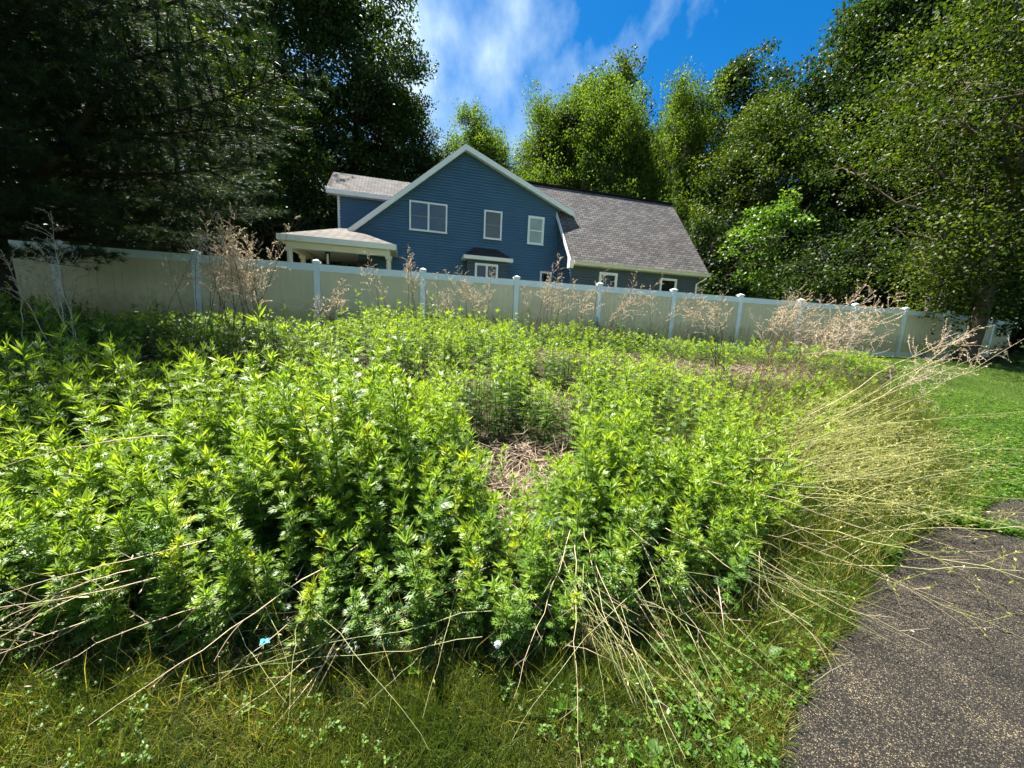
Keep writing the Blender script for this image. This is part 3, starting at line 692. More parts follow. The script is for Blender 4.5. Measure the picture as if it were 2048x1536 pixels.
# ------------------------------------------------------------------ mugwort
def lobed_leaf(hi):
    """pinnate leaf, y along 0..1; kites for the lobes"""
    V = []; Fs = []
    def kite(bx, by, tx, ty, w):
        b = np.array([bx, by]); t = np.array([tx, ty]); d = t - b; n = np.array([-d[1], d[0]]); n = n / np.linalg.norm(n) * w
        m = b + d * .42; k = len(V)
        for q in (b, m + n, t, m - n):
            z = -.22 * max(0, q[1] - .2) ** 1.5 + abs(q[0]) * .18
            V.append((q[0], q[1], z))
        Fs.extend([(k, k + 1, k + 2), (k, k + 2, k + 3)])
    kite(0, 0, 0, 1.0, .065)
    kite(0, .45, 0, .92, .075)
    for s in (-1, 1):
        kite(0, .16, s * .28, .34, .036); kite(0, .30, s * .46, .62, .055); kite(0, .50, s * .36, .86, .050)
        if hi:
            kite(s * .16, .43, s * .40, .46, .032); kite(s * .2, .46, s * .30, .76, .03); kite(s * .1, .62, s * .20, .95, .03)
    return np.array(V, float), np.array(Fs)
LEAF_HI = lobed_leaf(True); LEAF_LO = lobed_leaf(False)
def lance():
    V = [(0, 0, 0), (.085, .4, .03), (0, 1, -.06), (-.085, .4, .03)]; return np.array(V, float), np.array([(0, 1, 2), (0, 2, 3)])
LANCE = lance()
def mugwort(seed, H, hi=True):
    g = np.random.default_rng(seed)
    s = np.linspace(0, 1, 7); bend = g.normal(size=2) * .07 * H
    path = np.column_stack([bend[0] * s ** 2, bend[1] * s ** 2, H * .97 * s])
    def at(t): return np.column_stack([np.interp(t, s, path[:, k]) for k in range(3)])
    paths = [path]; rads = [np.linspace(.0042, .0016, 7)]
    S = Soup()
    n = int(H / (.027 if hi else .040)); t = np.linspace(.05, .93, n) + g.normal(size=n) * .006; a = np.arange(n) * 2.4 + g.normal(size=n) * .3
    prof = np.interp(t, [0, .12, .35, .7, .9, 1], [.055, .080, .092, .080, .060, .045]) * (.8 + .4 * g.random(n)) * (1 + .12 * (not hi))
    el = np.interp(t, [0, .4, .8, 1], [-.35, .05, .45, .9]) + g.normal(size=n) * .15
    D = np.column_stack([np.cos(a) * np.cos(el), np.sin(a) * np.cos(el), np.sin(el)])
    P = at(t) + D * prof[:, None] * .15
    Nn = np.column_stack([-np.cos(a) * np.sin(el), -np.sin(a) * np.sin(el), np.cos(el)]) + g.normal(size=(n, 3)) * .22
    V, Fc = stamp(*(LEAF_HI if hi else LEAF_LO), P, D, Nn, prof); k = len((LEAF_HI if hi else LEAF_LO)[0])
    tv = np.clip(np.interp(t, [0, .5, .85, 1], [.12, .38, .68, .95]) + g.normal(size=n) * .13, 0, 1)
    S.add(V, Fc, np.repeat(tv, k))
    # axillary tufts: small narrow leaves by each node in the upper two thirds
    m = n * (5 if hi else 3); idx = g.integers(int(n * .25), n, m); aa = a[idx] + g.normal(size=m) * .5; ee = g.random(m) * 1.1
    D2 = np.column_stack([np.cos(aa) * np.cos(ee), np.sin(aa) * np.cos(ee), np.sin(ee)])
    V, Fc = stamp(*LANCE, at(t[idx]) + D2 * .006, D2, g.normal(size=(m, 3)) * .5 + [0, 0, 1], .028 + .03 * g.random(m) * np.interp(t[idx], [0, 1], [1.3, .9])); S.add(V, Fc, np.repeat(np.clip(tv[idx] + .1, 0, 1), 4))
    # terminal tuft
    m = 22 if hi else 10; aa = g.random(m) * 6.28; ee = np.interp(g.random(m), [0, 1], [.35, 1.45])
    D3 = np.column_stack([np.cos(aa) * np.cos(ee), np.sin(aa) * np.cos(ee), np.sin(ee)])
    V, Fc = stamp(*LANCE, at(np.full(m, 1.) - g.random(m) * .07), D3, g.normal(size=(m, 3)) * .5 + [0, 0, 1], .04 + .045 * g.random(m)); S.add(V, Fc, np.repeat(np.clip(.85 + g.normal(size=m) * .15, 0, 1), 4))
    return tubes_np(paths, rads, 4), S
g = np.random.default_rng(21)
HI = []
for k, H in enumerate((.62, .72, .78, .85, .92, .98, 1.04, 1.1, .68, .88)):
    (tv, tf), S = mugwort(100 + k, H, True)
    HI.append((H, np_mesh('stem', tv, tf, M['stem']), S.mesh('leaves', M['mug'])))
LO = []
for k, H in enumerate((.45, .55, .62, .7, .78, .85, .92)):
    (tv, tf), S = mugwort(200 + k, H, False); V, Fc, T, _ = S.arrays(); LO.append((H, V, Fc, T, tv, tf))

# height of the weed canopy and its density over the patch
STRAW = [(.13, 3.30, .62, .34), (.0, 2.72, .30, .25), (-1.8, 4.75, .75, .42), (-2.75, 4.15, .70, .35), (.9, 7.85, .75, .45), (2.5, 8.0, 1.5, .55), (4.4, 7.5, 1.3, .45), (5.6, 7.9, .9, .5), (-.75, 5.5, .5, .2), (1.55, 3.6, .3, .15), (-3.9, 4.4, .6, .3), (.55, 5.1, .4, .2)]
def straw_at(x, y):
    d = np.full(np.shape(x), 9.)
    for cx, cy, rx, ry in STRAW: d = np.minimum(d, ((x - cx) / rx) ** 2 + ((y - cy) / ry) ** 2)
    return d
def canopy(x, y):
    h = .90 + .13 * np.sin(x * 1.9 + 1 + np.sin(y * 1.6)) * np.cos(y * 1.7 + .6 * np.sin(x * 2.3)) + .08 * np.sin(x * 1.3 + 1) * np.cos(y * .9) + .06 * np.sin(x * 3.1 + y * 2.3)
    edge = y - np.interp(x, [-12, -2.3, -1.2, -.4, .4, 1.25, 1.7, 2.3, 3.1, 4.1, 4.9, 6, 8.3, 10.6], [1.0, 1.34, 1.40, 1.48, 1.54, 1.86, 2.2, 2.75, 3.25, 3.8, 4.7, 6.2, 8.2, 10.2])
    h = h * np.interp(edge, [0, .25, .7, 1.5], [.46, .62, .84, 1.0])
    h = h * np.interp(x, [.6, 1.6, 3.2, 8], [1, .86, .62, .62])                          # lower toward the lawn
    far = np.interp(y, [3.5, 6.0, 9], [1, .82, .72]); far = np.where(x < -.6, np.interp(y, [3.5, 6, 8.5], [1, .84, .80]), far)
    far = np.where(x < -3.2, far * np.interp(y + (x + 3.2) * .3, [3, 5, 8], [1, .72, .58]), far)
    h = h * far * np.interp(straw_at(x, y), [1, 2.2], [.55, 1])
    rr = np.hypot(x, y) + 1e-6                       # trampled in front of each opening as well
    for sh, fc in ((.25, .42), (.5, .5), (.8, .62), (1.1, .78)):
        dd = straw_at(x * (1 + sh / rr), y * (1 + sh / rr)); h = np.minimum(h, np.where(dd < 1.0, fc * .92, 9.))
    return h
def scatter(n, x0, x1, y0, y1, g):
    return g.uniform(x0, x1, n), g.uniform(y0, y1, n)
# candidate plants
x, y = scatter(11500, -9.5, 10.5, 1.3, 12.5, g)
ok = inside(x, y, PATCH) & (straw_at(x, y) > 1.0) & (np.abs(x) < 1.55 * y + .8) & ~onpath(x, y)
keepd = np.interp(y, [1.5, 3.5, 6, 12], [1.0, .95, .72, .5]); ok &= g.random(11500) < keepd
ok &= ((x + 4.5 < 0) | (y < 11)) & ~((x > .3) & (y > 6.6) & (y < 8.3) & (g.random(11500) < .62))
x, y = x[ok], y[ok]
# extra rows at the front so that the edge is a closed wall of leaves
xe, ye = scatter(1300, -4, 2.6, 1.3, 3.4, g)
oe = inside(xe, ye, PATCH) & (straw_at(xe, ye) > 1.0); x = np.concatenate([x, xe[oe]]); y = np.concatenate([y, ye[oe]])
order = np.argsort(np.hypot(x, y)); x, y = x[order], y[order]
hgt = canopy(x, y) * (.76 + .38 * g.random(len(x)) + .32 * (g.random(len(x)) < .07))
print('mugwort plants', len(x))
NI = 290
grpM = 'green mugwort plants crowded at the front of the weed patch'
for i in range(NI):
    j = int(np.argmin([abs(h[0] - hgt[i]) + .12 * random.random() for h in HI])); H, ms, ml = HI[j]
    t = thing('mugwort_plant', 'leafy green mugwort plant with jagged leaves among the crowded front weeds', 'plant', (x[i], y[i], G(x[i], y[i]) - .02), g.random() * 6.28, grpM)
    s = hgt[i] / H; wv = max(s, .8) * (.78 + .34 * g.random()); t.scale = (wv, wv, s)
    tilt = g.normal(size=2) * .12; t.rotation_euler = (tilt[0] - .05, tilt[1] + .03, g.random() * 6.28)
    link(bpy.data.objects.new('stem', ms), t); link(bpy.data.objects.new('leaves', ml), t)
S = Soup(); St = Soup()
HIARR = []
for H, ms, ml in HI:
    V = np.empty(len(ml.vertices) * 3, np.float32); ml.vertices.foreach_get('co', V); Fa = np.empty(len(ml.loops), np.int32); ml.loops.foreach_get('vertex_index', Fa)
    T = np.empty(len(ml.vertices), np.float32); ml.attributes['tint'].data.foreach_get('value', T); HIARR.append((H, V.reshape(-1, 3), Fa.reshape(-1, 3), T))
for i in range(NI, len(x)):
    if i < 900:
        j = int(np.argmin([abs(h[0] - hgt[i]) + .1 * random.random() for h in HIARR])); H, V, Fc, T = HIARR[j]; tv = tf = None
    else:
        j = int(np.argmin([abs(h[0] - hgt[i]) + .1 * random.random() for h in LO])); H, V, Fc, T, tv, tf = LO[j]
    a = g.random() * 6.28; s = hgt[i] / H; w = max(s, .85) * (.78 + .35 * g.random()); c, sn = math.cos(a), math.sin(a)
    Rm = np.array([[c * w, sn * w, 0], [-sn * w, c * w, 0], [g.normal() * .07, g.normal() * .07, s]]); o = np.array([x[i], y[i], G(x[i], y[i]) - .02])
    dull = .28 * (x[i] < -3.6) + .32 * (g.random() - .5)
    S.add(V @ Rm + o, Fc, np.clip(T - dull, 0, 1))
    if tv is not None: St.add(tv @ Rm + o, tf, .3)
V, Fc, T, Mi = S.arrays(); V2, F2, T2, _ = St.arrays()
me = np_mesh('weed_thicket', np.concatenate([V, V2]), np.concatenate([Fc, F2 + len(V)]), [M['mug'], M['stem']], np.concatenate([T, T2]), np.concatenate([np.zeros(len(Fc)), np.ones(len(F2))]))
tag(link(bpy.data.objects.new('weed_thicket', me)), 'mass of green mugwort weeds between the front plants and the fence', 'weeds', kind='stuff')
print('thicket faces', len(me.polygons))

# darker broad leaved weeds along the fence
OV = (np.array([(0, 0, 0), (.30, .35, .06), (.22, .7, .04), (0, 1, -.08), (-.22, .7, .04), (-.30, .35, .06)], float), np.array([(0, 1, 2), (0, 2, 3), (0, 3, 4), (0, 4, 5)]))
def broadweed(seed, H):
    g = np.random.default_rng(seed); paths = []; rads = []; PP = []; DD = []; LL = []
    for k in range(5):
        a = g.random() * 6.28; ln = .10 + .25 * g.random(); s = np.linspace(0, 1, 6); hh = H * (.7 + .3 * g.random())
        c = np.column_stack([np.cos(a) * ln * hh * s, np.sin(a) * ln * hh * s, hh * s]); paths.append(c); rads.append(np.linspace(.005, .002, 6))
        n = int(hh / .04); t = np.linspace(.12, 1, n)
        for q, tt in enumerate(t):
            for sg in (0, PI):
                b = q * PI / 2 + sg + g.normal() * .2; e = .1 + .5 * tt
                PP.append([np.interp(tt, s, c[:, m]) for m in range(3)]); DD.append([math.cos(b) * math.cos(e), math.sin(b) * math.cos(e), math.sin(e) - .1]); LL.append(.085 * (1.15 - .5 * tt) * (.8 + .4 * g.random()))
    PP = np.array(PP); DD = norm(np.array(DD)); LL = np.array(LL); n = len(PP)
    V, Fc = stamp(*OV, PP, DD, g.normal(size=(n, 3)) * .25 + [0, 0, 1], LL); return tubes_np(paths, rads, 4), (V, Fc, np.repeat(g.random(n), 6))
BW = []
for k in range(3):
    (tv, tf), (V, Fc, T) = broadweed(300 + k, (.75, .95, 1.15)[k]); BW.append((np_mesh('stem', tv, tf, M['stem']), np_mesh('leaves', V, Fc, M['shrubleaf'], T)))
def fpt(u, d): q = FO + FD * u - FN * d; return float(q[0]), float(q[1])
spots = [(8.9, .45, 1), (9.3, .6, 0), (9.75, .4, 2), (10.1, .7, 1), (10.5, .5, 0), (10.9, .55, 1), (11.4, .6, 0), (8.5, .7, 0), (9.9, 1.0, 0), (10.7, 1.0, 0), (5.15, .4, 1), (5.6, .5, 0), (2.9, .5, 1), (3.4, .5, 0), (6.3, .35, 0), (6.9, .5, 2), (12.7, .4, 0), (13.0, .5, 1), (13.5, .45, 0), (14.1, .6, 0), (15.1, .4, 0), (24.4, .6, 2), (24.9, 1.1, 1), (25.7, .9, 2), (23.6, .8, 1), (25.2, 1.6, 0), (21.9, .8, 0), (22.6, 1.2, 1)]
for i, (u, d, k) in enumerate(spots):
    X_, Y_ = fpt(u, d); lb = 'dark broad leaved weed clump against the fence' if u < 20 else 'dark leafy weed clump at the shaded right end of the fence'
    t = thing('leafy_weed', lb, 'plant', (X_, Y_, G(X_, Y_) - .02), i * 1.7, 'broad leaved weeds along the fence' if u < 20 else 'weeds at the fence end')
    s = .8 + .25 * random.random(); t.scale = (s * 1.1, s * 1.1, s * .85)
    for nm, me_ in zip(('stem', 'leaves'), BW[k]): link(bpy.data.objects.new(nm, me_), t)

# ------------------------------------------------------------------ dry stalks
def stalk(seed, base, tip, rad0=.0070, panicle=.4, nb=14, bl=.28, dark=True, sag=0., density=1.0):
    """a dead weed stem from base to tip, with side branches carrying seed heads on its upper part"""
    g = np.random.default_rng(seed); base = np.array(base, float); tip = np.array(tip, float); d = tip - base; L = np.linalg.norm(d)
    s = np.linspace(0, 1, 12); ctrl = (base + tip) / 2 + g.normal(size=3) * .06 * L + [0, 0, sag * L]
    c = ((1 - s) ** 2)[:, None] * base + (2 * s * (1 - s))[:, None] * ctrl + (s ** 2)[:, None] * tip
    c[1:] += g.normal(size=(11, 3)) * .005 * L; kk = g.integers(3, 9); c[kk:] += np.arange(12 - kk)[:, None] * g.normal(size=3) * .008 * L
    paths = [c]; rads = [rad0 * (1 - s * .75)]; ax_ = d / L; PP = []; DD = []; bp = []; br_ = []
    for b in range(nb):
        q = 1 - panicle * (1 - b / nb) if nb > 1 else .8; q = min(.99, q + g.normal() * .015)
        st = np.array([np.interp(q, s, c[:, k]) for k in range(3)])
        side = rdir(1, g)[0]; side -= ax_ * side.dot(ax_); side /= np.linalg.norm(side)
        bd = norm((ax_ * .75 + side * .75 + [0, 0, .1])[None])[0]; l = bl * (.35 + .65 * (1 - b / nb)) * (.6 + .7 * g.random())
        t = np.linspace(0, 1, 6)[:, None]; curl = side * .25 * l - np.array([0, 0, .22 * l])
        p_ = st + bd * l * t + curl * t ** 2.5 * (1 if g.random() < .6 else -.6)
        bp.append(p_); br_.append(np.linspace(rad0 * .46, rad0 * .25, 6))
        m = max(3, int(l / .0125 * density)) if density > .3 else 1; u = g.random(m) ** .7
        for uu in u:
            k_ = uu * 5; i0 = int(min(4, k_)); PP.append(p_[i0] + (p_[i0 + 1] - p_[i0]) * (k_ - i0)); DD.append(bd * .6 + g.normal(size=3) * .6 - [0, 0, .15])
    V, Fc = tubes_np(paths, rads, 4)
    H_ = None
    if PP:
        PP = np.array(PP); DD = norm(np.array(DD)); n = len(PP)
        sV, sF = stamp(*LANCE, PP, DD, rdir(n, g), .013 + .018 * g.random(n), .028 + .028 * g.random(n)); bV, bF = tubes_np(bp, br_, 3)
        H_ = (np.concatenate([sV, bV]), np.concatenate([sF, bF + len(sV)]), np.concatenate([np.repeat(g.random(n), 4), np.full(len(bV), .45)]))
    return (V, Fc), H_
def put_stalk(seed, base, tip, label, group, mname='drydark', smat='seed', **k):
    (V, Fc), H_ = stalk(seed, base, tip, **k)
    o = np.array(base, float); t = thing('dry_stalk', label, 'dry stalk', tuple(o), 0, group)
    link(bpy.data.objects.new('stem', np_mesh('stem', V - o, Fc, M[mname])), t)
    if H_: link(bpy.data.objects.new('sprays', np_mesh('sprays', H_[0] - o, H_[1], M[smat], H_[2])), t)
    return t
STF = Soup()
def stuff_stalk(seed, base, tip, **k):
    (V, Fc), H_ = stalk(seed, base, tip, **k); STF.add(V, Fc, .6, 0)
    if H_: STF.add(H_[0], H_[1], H_[2], 1)
g = np.random.default_rng(77); sd = 1000
def clump(cx, cy, n, spread, H, head, hs, label, group, **k):
    """n stalks rooted near (cx,cy); heads spread round the head point"""
    global sd
    for i in range(n):
        sd += 1; bx, by = cx + g.normal() * spread, cy + g.normal() * spread; b = (bx, by, G(bx, by))
        f_ = .72 + .33 * g.random(); tx = cx + (head[0] - cx) * f_ + g.normal() * hs; ty = cy + (head[1] - cy) * f_ + g.normal() * hs
        tz = G(cx, cy) + (head[2] - G(cx, cy)) * f_
        put_stalk(sd, b, (tx, ty, tz), label, group, **k)
clump(-5.35, 4.55, 7, .16, 0, (-5.55, 4.5, 2.55), .16, 'tall dry stalk with a pale seed head in the shade below the pine', 'dry stalks below the pine', nb=15, bl=.30, mname='dry')
clump(-4.45, 6.0, 30, .36, 0, (-4.45, 6.1, 2.95), .34, 'tall dry brown stalk in the densest dry clump left of the porch', 'dry stalks of the densest clump', nb=22, bl=.30, density=1.2, panicle=.5)
clump(-3.3, 6.6, 5, .3, 0, (-3.2, 6.7, 2.25), .22, 'shorter dry stalk right of the densest dry clump', 'shorter dry stalks beside the densest clump', nb=16, bl=.22)
clump(-2.55, 8.2, 3, .08, 0, (-3.05, 8.0, 2.75), .10, 'dry stalk leaning left in front of the porch corner', 'dry stalks before the porch corner', nb=14, bl=.22, panicle=.3)
clump(-2.2, 8.3, 4, .08, 0, (-2.32, 8.3, 3.15), .10, 'upright dry stalk with a thin pale head before the blue gable wall', 'upright dry stalks before the gable', nb=14, bl=.30, panicle=.4, density=1.)
clump(-.9, 8.6, 12, .25, 0, (-1.0, 8.6, 2.72), .28, 'dry stalk with a reddish seed head below the bay window', 'dry stalks below the bay window', nb=15, bl=.24, panicle=.35)
clump(-1.7, 8.5, 5, .2, 0, (-1.75, 8.6, 2.6), .22, 'small dry stalk between the gable and the fence post left of the bay window', 'small dry stalks left of the bay window', nb=12, bl=.2)
clump(.5, 9.0, 8, .2, 0, (.85, 9.0, 3.0), .28, 'dry stalk leaning right under the small low gable window', 'dry stalks under the small gable window', nb=13, bl=.30, panicle=.4, density=1.2)
clump(1.1, 9.0, 10, .28, 0, (1.75, 9.0, 2.75), .32, 'dry stalk before the join of gable and garage', 'dry stalks before the garage corner', nb=14, bl=.30, density=1.2)
clump(2.1, 9.2, 8, .2, 0, (2.95, 9.1, 2.72), .25, 'dry stalk slanting right under the first garage window', 'dry stalks under the first garage window', nb=14, bl=.30, density=1.2)
clump(4.1, 7.2, 9, .10, 0, (3.35, 7.1, 2.45), .25, 'long dark bare stem fanning up left of the straw bed', 'dark stems fanning left from the straw bed', nb=12, bl=.26, panicle=.32, density=.8)
clump(4.35, 6.6, 8, .12, 0, (4.7, 6.5, 2.45), .35, 'long dark stem rising above the straw bed before the garage end', 'dark stems rising from the straw bed', nb=12, bl=.28, panicle=.32, density=.8)
clump(2.55, 4.2, 9, .18, 0, (4.95, 5.1, 2.1), .24, 'long stem slanting up right toward the maple', 'stems slanting toward the maple', nb=14, bl=.30, panicle=.30, mname='drydark', density=1.2)
clump(4.6, 6.8, 8, .4, 0, (6.1, 7.2, 2.3), .6, 'pale headed dry stalk before the right part of the fence', 'dry stalks before the right part of the fence', nb=11, bl=.30, density=.5, mname='drydark')
clump(6.5, 8.4, 9, .5, 0, (8.2, 8.8, 2.15), .45, 'far dry stalk before the shaded end of the fence', 'dry stalks before the shaded fence end', nb=11, bl=.32, density=.7, mname='drydark')
clump(3.0, 4.1, 5, .16, 0, (6.4, 4.8, 1.72), .12, 'thick pale stalk with forked tips stretching over the lawn', 'thick pale stalks stretching over the lawn', nb=18, bl=.40, panicle=.42, mname='dry', rad0=.006, density=.9)
clump(3.4, 8.6, 7, .25, 0, (3.9, 8.6, 2.6), .35, 'thin dry stalk below the second garage window', 'thin dry stalks below the second garage window', nb=12, bl=.26, density=.8)
clump(5.6, 8.2, 8, .35, 0, (6.0, 8.4, 2.45), .45, 'slender dry stalk before the fence right of the garage', 'slender dry stalks right of the garage', nb=12, bl=.28, density=.8)
clump(3.1, 5.6, 6, .2, 0, (4.6, 6.0, 2.2), .3, 'dark slanting stalk crossing in front of the straw bed', 'dark slanting stalks before the straw bed', nb=10, bl=.26, panicle=.3, density=.8)
# pale stems bent low over the lawn side of the patch
lab = 'thin pale straw stem bent low toward the lawn beside the path'
for i in range(190):
    sd += 1; q = g.random(); bx, by = 1.65 + 1.5 * q + g.normal() * .18, 2.75 + 1.5 * q + g.normal() * .3
    a = .12 + g.normal() * .34 - .35 * (1 - q) * g.random(); L = 1.0 + .9 * g.random(); up = np.interp(q, [0, 1], [.10, .30]) + g.normal() * .14
    tx, ty = bx + math.cos(a) * L, by + math.sin(a) * L * .8
    if i >= 100: stuff_stalk(sd, (bx, by, G(bx, by) + .12 * g.random()), (tx, ty, max(G(tx, ty) + .06, G(bx, by) + .15 + up * L)), rad0=.0030, nb=11, bl=.22, panicle=.55, sag=.10, density=.7); continue
    put_stalk(sd, (bx, by, G(bx, by) + .12 * g.random()), (tx, ty, max(G(tx, ty) + .06, G(bx, by) + .15 + up * L)), lab, 'pale stems bent toward the lawn', 'dryyellow', 'seedyellow', rad0=.0030, nb=11, bl=.22, panicle=.55, sag=.10, density=.7)
# stems fallen forward over the path
lab = 'pale bare stem fallen across the grass onto the asphalt path'
for b, t_ in (((1.25, 2.45, .42), (2.45, 1.75, .10)), ((1.35, 2.6, .5), (3.0, 2.05, .12)), ((1.7, 2.7, .5), (3.4, 2.3, .10)), ((1.2, 2.3, .35), (2.05, 1.55, .06)), ((.95, 2.05, .40), (1.62, 1.45, .05)), ((1.8, 2.9, .55), (3.7, 2.55, .15)), ((1.5, 2.55, .4), (2.75, 1.9, .08))):
    sd += 1; put_stalk(sd, b, t_, lab, 'stems fallen onto the path', 'dry', rad0=.0026, nb=6, bl=.22, panicle=.6, sag=.05, density=.15)
lab = 'pale bare stem fallen toward the viewer in the front grass'
TG = [((.45 + .22 * g.normal(), 1.72 + .1 * g.normal(), .12 + .3 * g.random()), (.55 + .38 * g.normal(), 1.28 + .14 * g.normal(), .03 + .08 * g.random())) for _ in range(26)]
TG += [((-.75 + .5 * g.normal(), 1.6 + .1 * g.normal(), .10 + .25 * g.random()), (-1.1 + .5 * g.normal(), 1.25 + .12 * g.normal(), .03 + .06 * g.random())) for _ in range(22)]
TG += [((1.2 + .3 * g.normal(), 2.15 + .15 * g.normal(), .12 + .3 * g.random()), (1.65 + .35 * g.normal(), 1.75 + .2 * g.normal(), .03 + .1 * g.random())) for _ in range(26)]
for b, t_ in TG:
    sd += 1; stuff_stalk(sd, b, t_, rad0=.0017, nb=3, bl=.12, panicle=.7, sag=.05, density=.2)
for b, t_ in (((.38, 1.85, .42), (.27, 1.12, .05)), ((.42, 1.85, .5), (.58, 1.12, .05)), ((.36, 1.9, .45), (.12, 1.18, .04)), ((.45, 1.8, .4), (.50, 1.25, .04)), ((.55, 1.85, .3), (.92, 1.22, .04)), ((.7, 1.95, .45), (1.25, 1.5, .05)), ((.75, 1.95, .4), (1.05, 1.35, .04)), ((.8, 2.0, .42), (1.3, 1.42, .05))):
    sd += 1; put_stalk(sd, b, t_, lab, 'stems fallen in the front grass', 'dry', rad0=.0023, nb=4, bl=.14, panicle=.7, sag=.04, density=.12)
lab = 'long pale stalk lying out of the weeds at lower left'
for b, t_ in (((-.72, 1.75, .42), (-1.42, 1.10, .06)), ((-.75, 1.8, .38), (-1.15, 1.2, .05)), ((-.62, 1.7, .25), (-.95, 1.15, .04)), ((-.55, 1.65, .2), (-.85, 1.2, .03)), ((-.60, 1.7, .28), (-.78, 1.25, .04))):
    sd += 1; put_stalk(sd, b, t_, lab, 'stalks lying out of the weeds at lower left', 'dry', rad0=.0040, nb=2, bl=.12, panicle=.5, sag=.02, density=.1)
lab = 'pale arching stem crossing the shaded weeds at the left edge'
ARCH = [((-1.31, 1.5, 0.55), (-2.02, 1.25, 0.39)), ((-1.56, 1.42, 0.45), (-1.96, 1.2, 0.34)), ((-1.61, 1.4, 0.41), (-1.88, 1.15, 0.29)), ((-1.43, 1.42, 0.43), (-1.95, 1.2, 0.4)), ((-1.63, 1.35, 0.29), (-1.82, 1.12, 0.28)), ((-1.69, 1.75, 0.93), (-2.2, 1.4, 0.83)), ((-1.19, 1.42, 0.33), (-1.72, 1.2, 0.2)), ]
for b, t_ in ARCH:
    sd += 1; put_stalk(sd, b, t_, lab, 'arching stems at the left edge', 'dry', rad0=.0026, nb=6, bl=.16, panicle=.8, sag=.07, density=.12)

tag(link(bpy.data.objects.new('dead_stems', STF.mesh('dead_stems', [M['dryyellow'], M['seedyellow']]))), 'tangle of thin dead stems at the foot and right edge of the weeds', 'dead stems', kind='stuff')
# straw beds: countless fallen stems, one object
def straw_bed():
    g = np.random.default_rng(9); paths = []; P = []; D = []; L = []
    for cx, cy, rx, ry in STRAW:
        n = int(900 * min(1.6, (rx * ry) / .3) ** .6 * (1 if cy < 6 else .7))
        r_ = np.sqrt(g.random(n)); a = g.random(n) * 6.28; px = cx + r_ * np.cos(a) * rx * 1.15; py = cy + r_ * np.sin(a) * ry * 1.25
        hz = g.random(n) ** 1.5 * .22 * (1 - r_ * .6) + .02
        P.append(np.column_stack([px, py, gh(px, py) + hz])); b = g.normal(size=n) * .9 + 1.2
        D.append(np.column_stack([np.cos(b), np.sin(b), g.normal(size=n) * .22])); L.append(.12 + .28 * g.random(n))
    # thin litter everywhere under the weeds and on the lawn edge
    n = 5200; px = g.uniform(-6, 6.5, n); py = g.uniform(1.5, 8, n); k = inside(px, py, PATCH); px, py = px[k], py[k]; n = len(px)
    P.append(np.column_stack([px, py, gh(px, py) + g.random(n) * .25])); b = g.random(n) * 6.28; D.append(np.column_stack([np.cos(b), np.sin(b), g.normal(size=n) * .35])); L.append(.12 + .3 * g.random(n))
    P = np.concatenate(P); D = np.concatenate(D); L = np.concatenate(L); n = len(P)
    bl = (np.array([(-.5, 0, 0), (.5, 0, 0), (.35, .55, .05), (-.35, .55, .05), (0, 1, 0)], float), np.array([(0, 1, 2), (0, 2, 3), (3, 2, 4)]))
    V, Fc = stamp(*bl, P, D, rdir(n, g) * .5 + [0, 0, 1], L, np.full(n, .0055))
    T = np.repeat(g.random(n), 5)
    return np_mesh('dead_stalk_litter', V, Fc, M['straw'], T)
tag(link(bpy.data.objects.new('dead_stalk_litter', straw_bed())), 'beds of fallen pinkish brown straw between the weeds', 'litter', kind='stuff')

# ------------------------------------------------------------------ grass and low cover
BL = (np.array([(-.5, 0, 0), (.5, 0, 0), (.4, .5, .03), (-.4, .5, .03), (0, 1, -.10)], float), np.array([(0, 1, 2), (0, 2, 3), (3, 2, 4)]))
def blades(n, xs, ys, h0, h1, w, g, dry, lean=.45, yoff=0):
    px, py = xs, ys; P = np.column_stack([px, py, gh(px, py) - .004 + yoff]); n = len(px)
    D = g.normal(size=(n, 3)) * lean; D[:, 2] = 1; D = norm(D)
    L = h0 + (h1 - h0) * g.random(n) ** 1.6
    V, Fc = stamp(*BL, P, D, rdir(n, g), L, w * (.7 + .6 * g.random(n)))
    T = np.clip(.05 + .40 * g.random(n) + dry * g.random(n), 0, 1); return V, Fc, np.repeat(T, 5)
g = np.random.default_rng(55); S = Soup()
nz = lambda x, y: .5 + .5 * np.sin(x * 4.1 + 1.3 * np.sin(y * 5)) * np.cos(y * 6.3 + x * 1.7)
n = 330000; x = g.uniform(-3.0, 2.6, n); y = g.uniform(.78, 2.3, n)
k = ~onpath(x, y) & (~inside(x, y, PATCH) | (g.random(n) < .10)) & (np.abs(x) < 1.5 * y + .5) & (g.random(n) < .35 + .65 * nz(x * 1.7 + 2, y * 1.3)); x, y = x[k], y[k]
v = blades(len(x), x, y, .025, .14, .0027, g, .60 * nz(x, y) + .08 * nz(x * 5, y * 4), .8); S.add(*v)
n = 42000; x = g.uniform(-3.0, 2.3, n); y = g.uniform(.8, 2.2, n); k = ~onpath(x, y) & (g.random(n) < .25 + .75 * nz(x * 2.1 + 1, y * 2)); x, y = x[k], y[k]; V, Fc, T = blades(len(x), x, y, .03, .10, .0022, g, 0, 2.5, .006); S.add(V, Fc, np.repeat(.55 + .45 * g.random(len(x)), 5))
# tall seeding grasses at the foot of the weeds
n = 2200; x = g.uniform(-2.8, 1.9, n); y = np.interp(x, [-2.8, -2.3, -1.2, -.4, .4, 1.25, 1.9], [1.4, 1.45, 1.5, 1.6, 1.66, 1.9, 2.4]) + g.normal(size=n) * .22 - .05
k = ~onpath(x, y); x, y = x[k], y[k]; S.add(*blades(len(x), x, y, .08, .36, .0022, g, .9, .5))
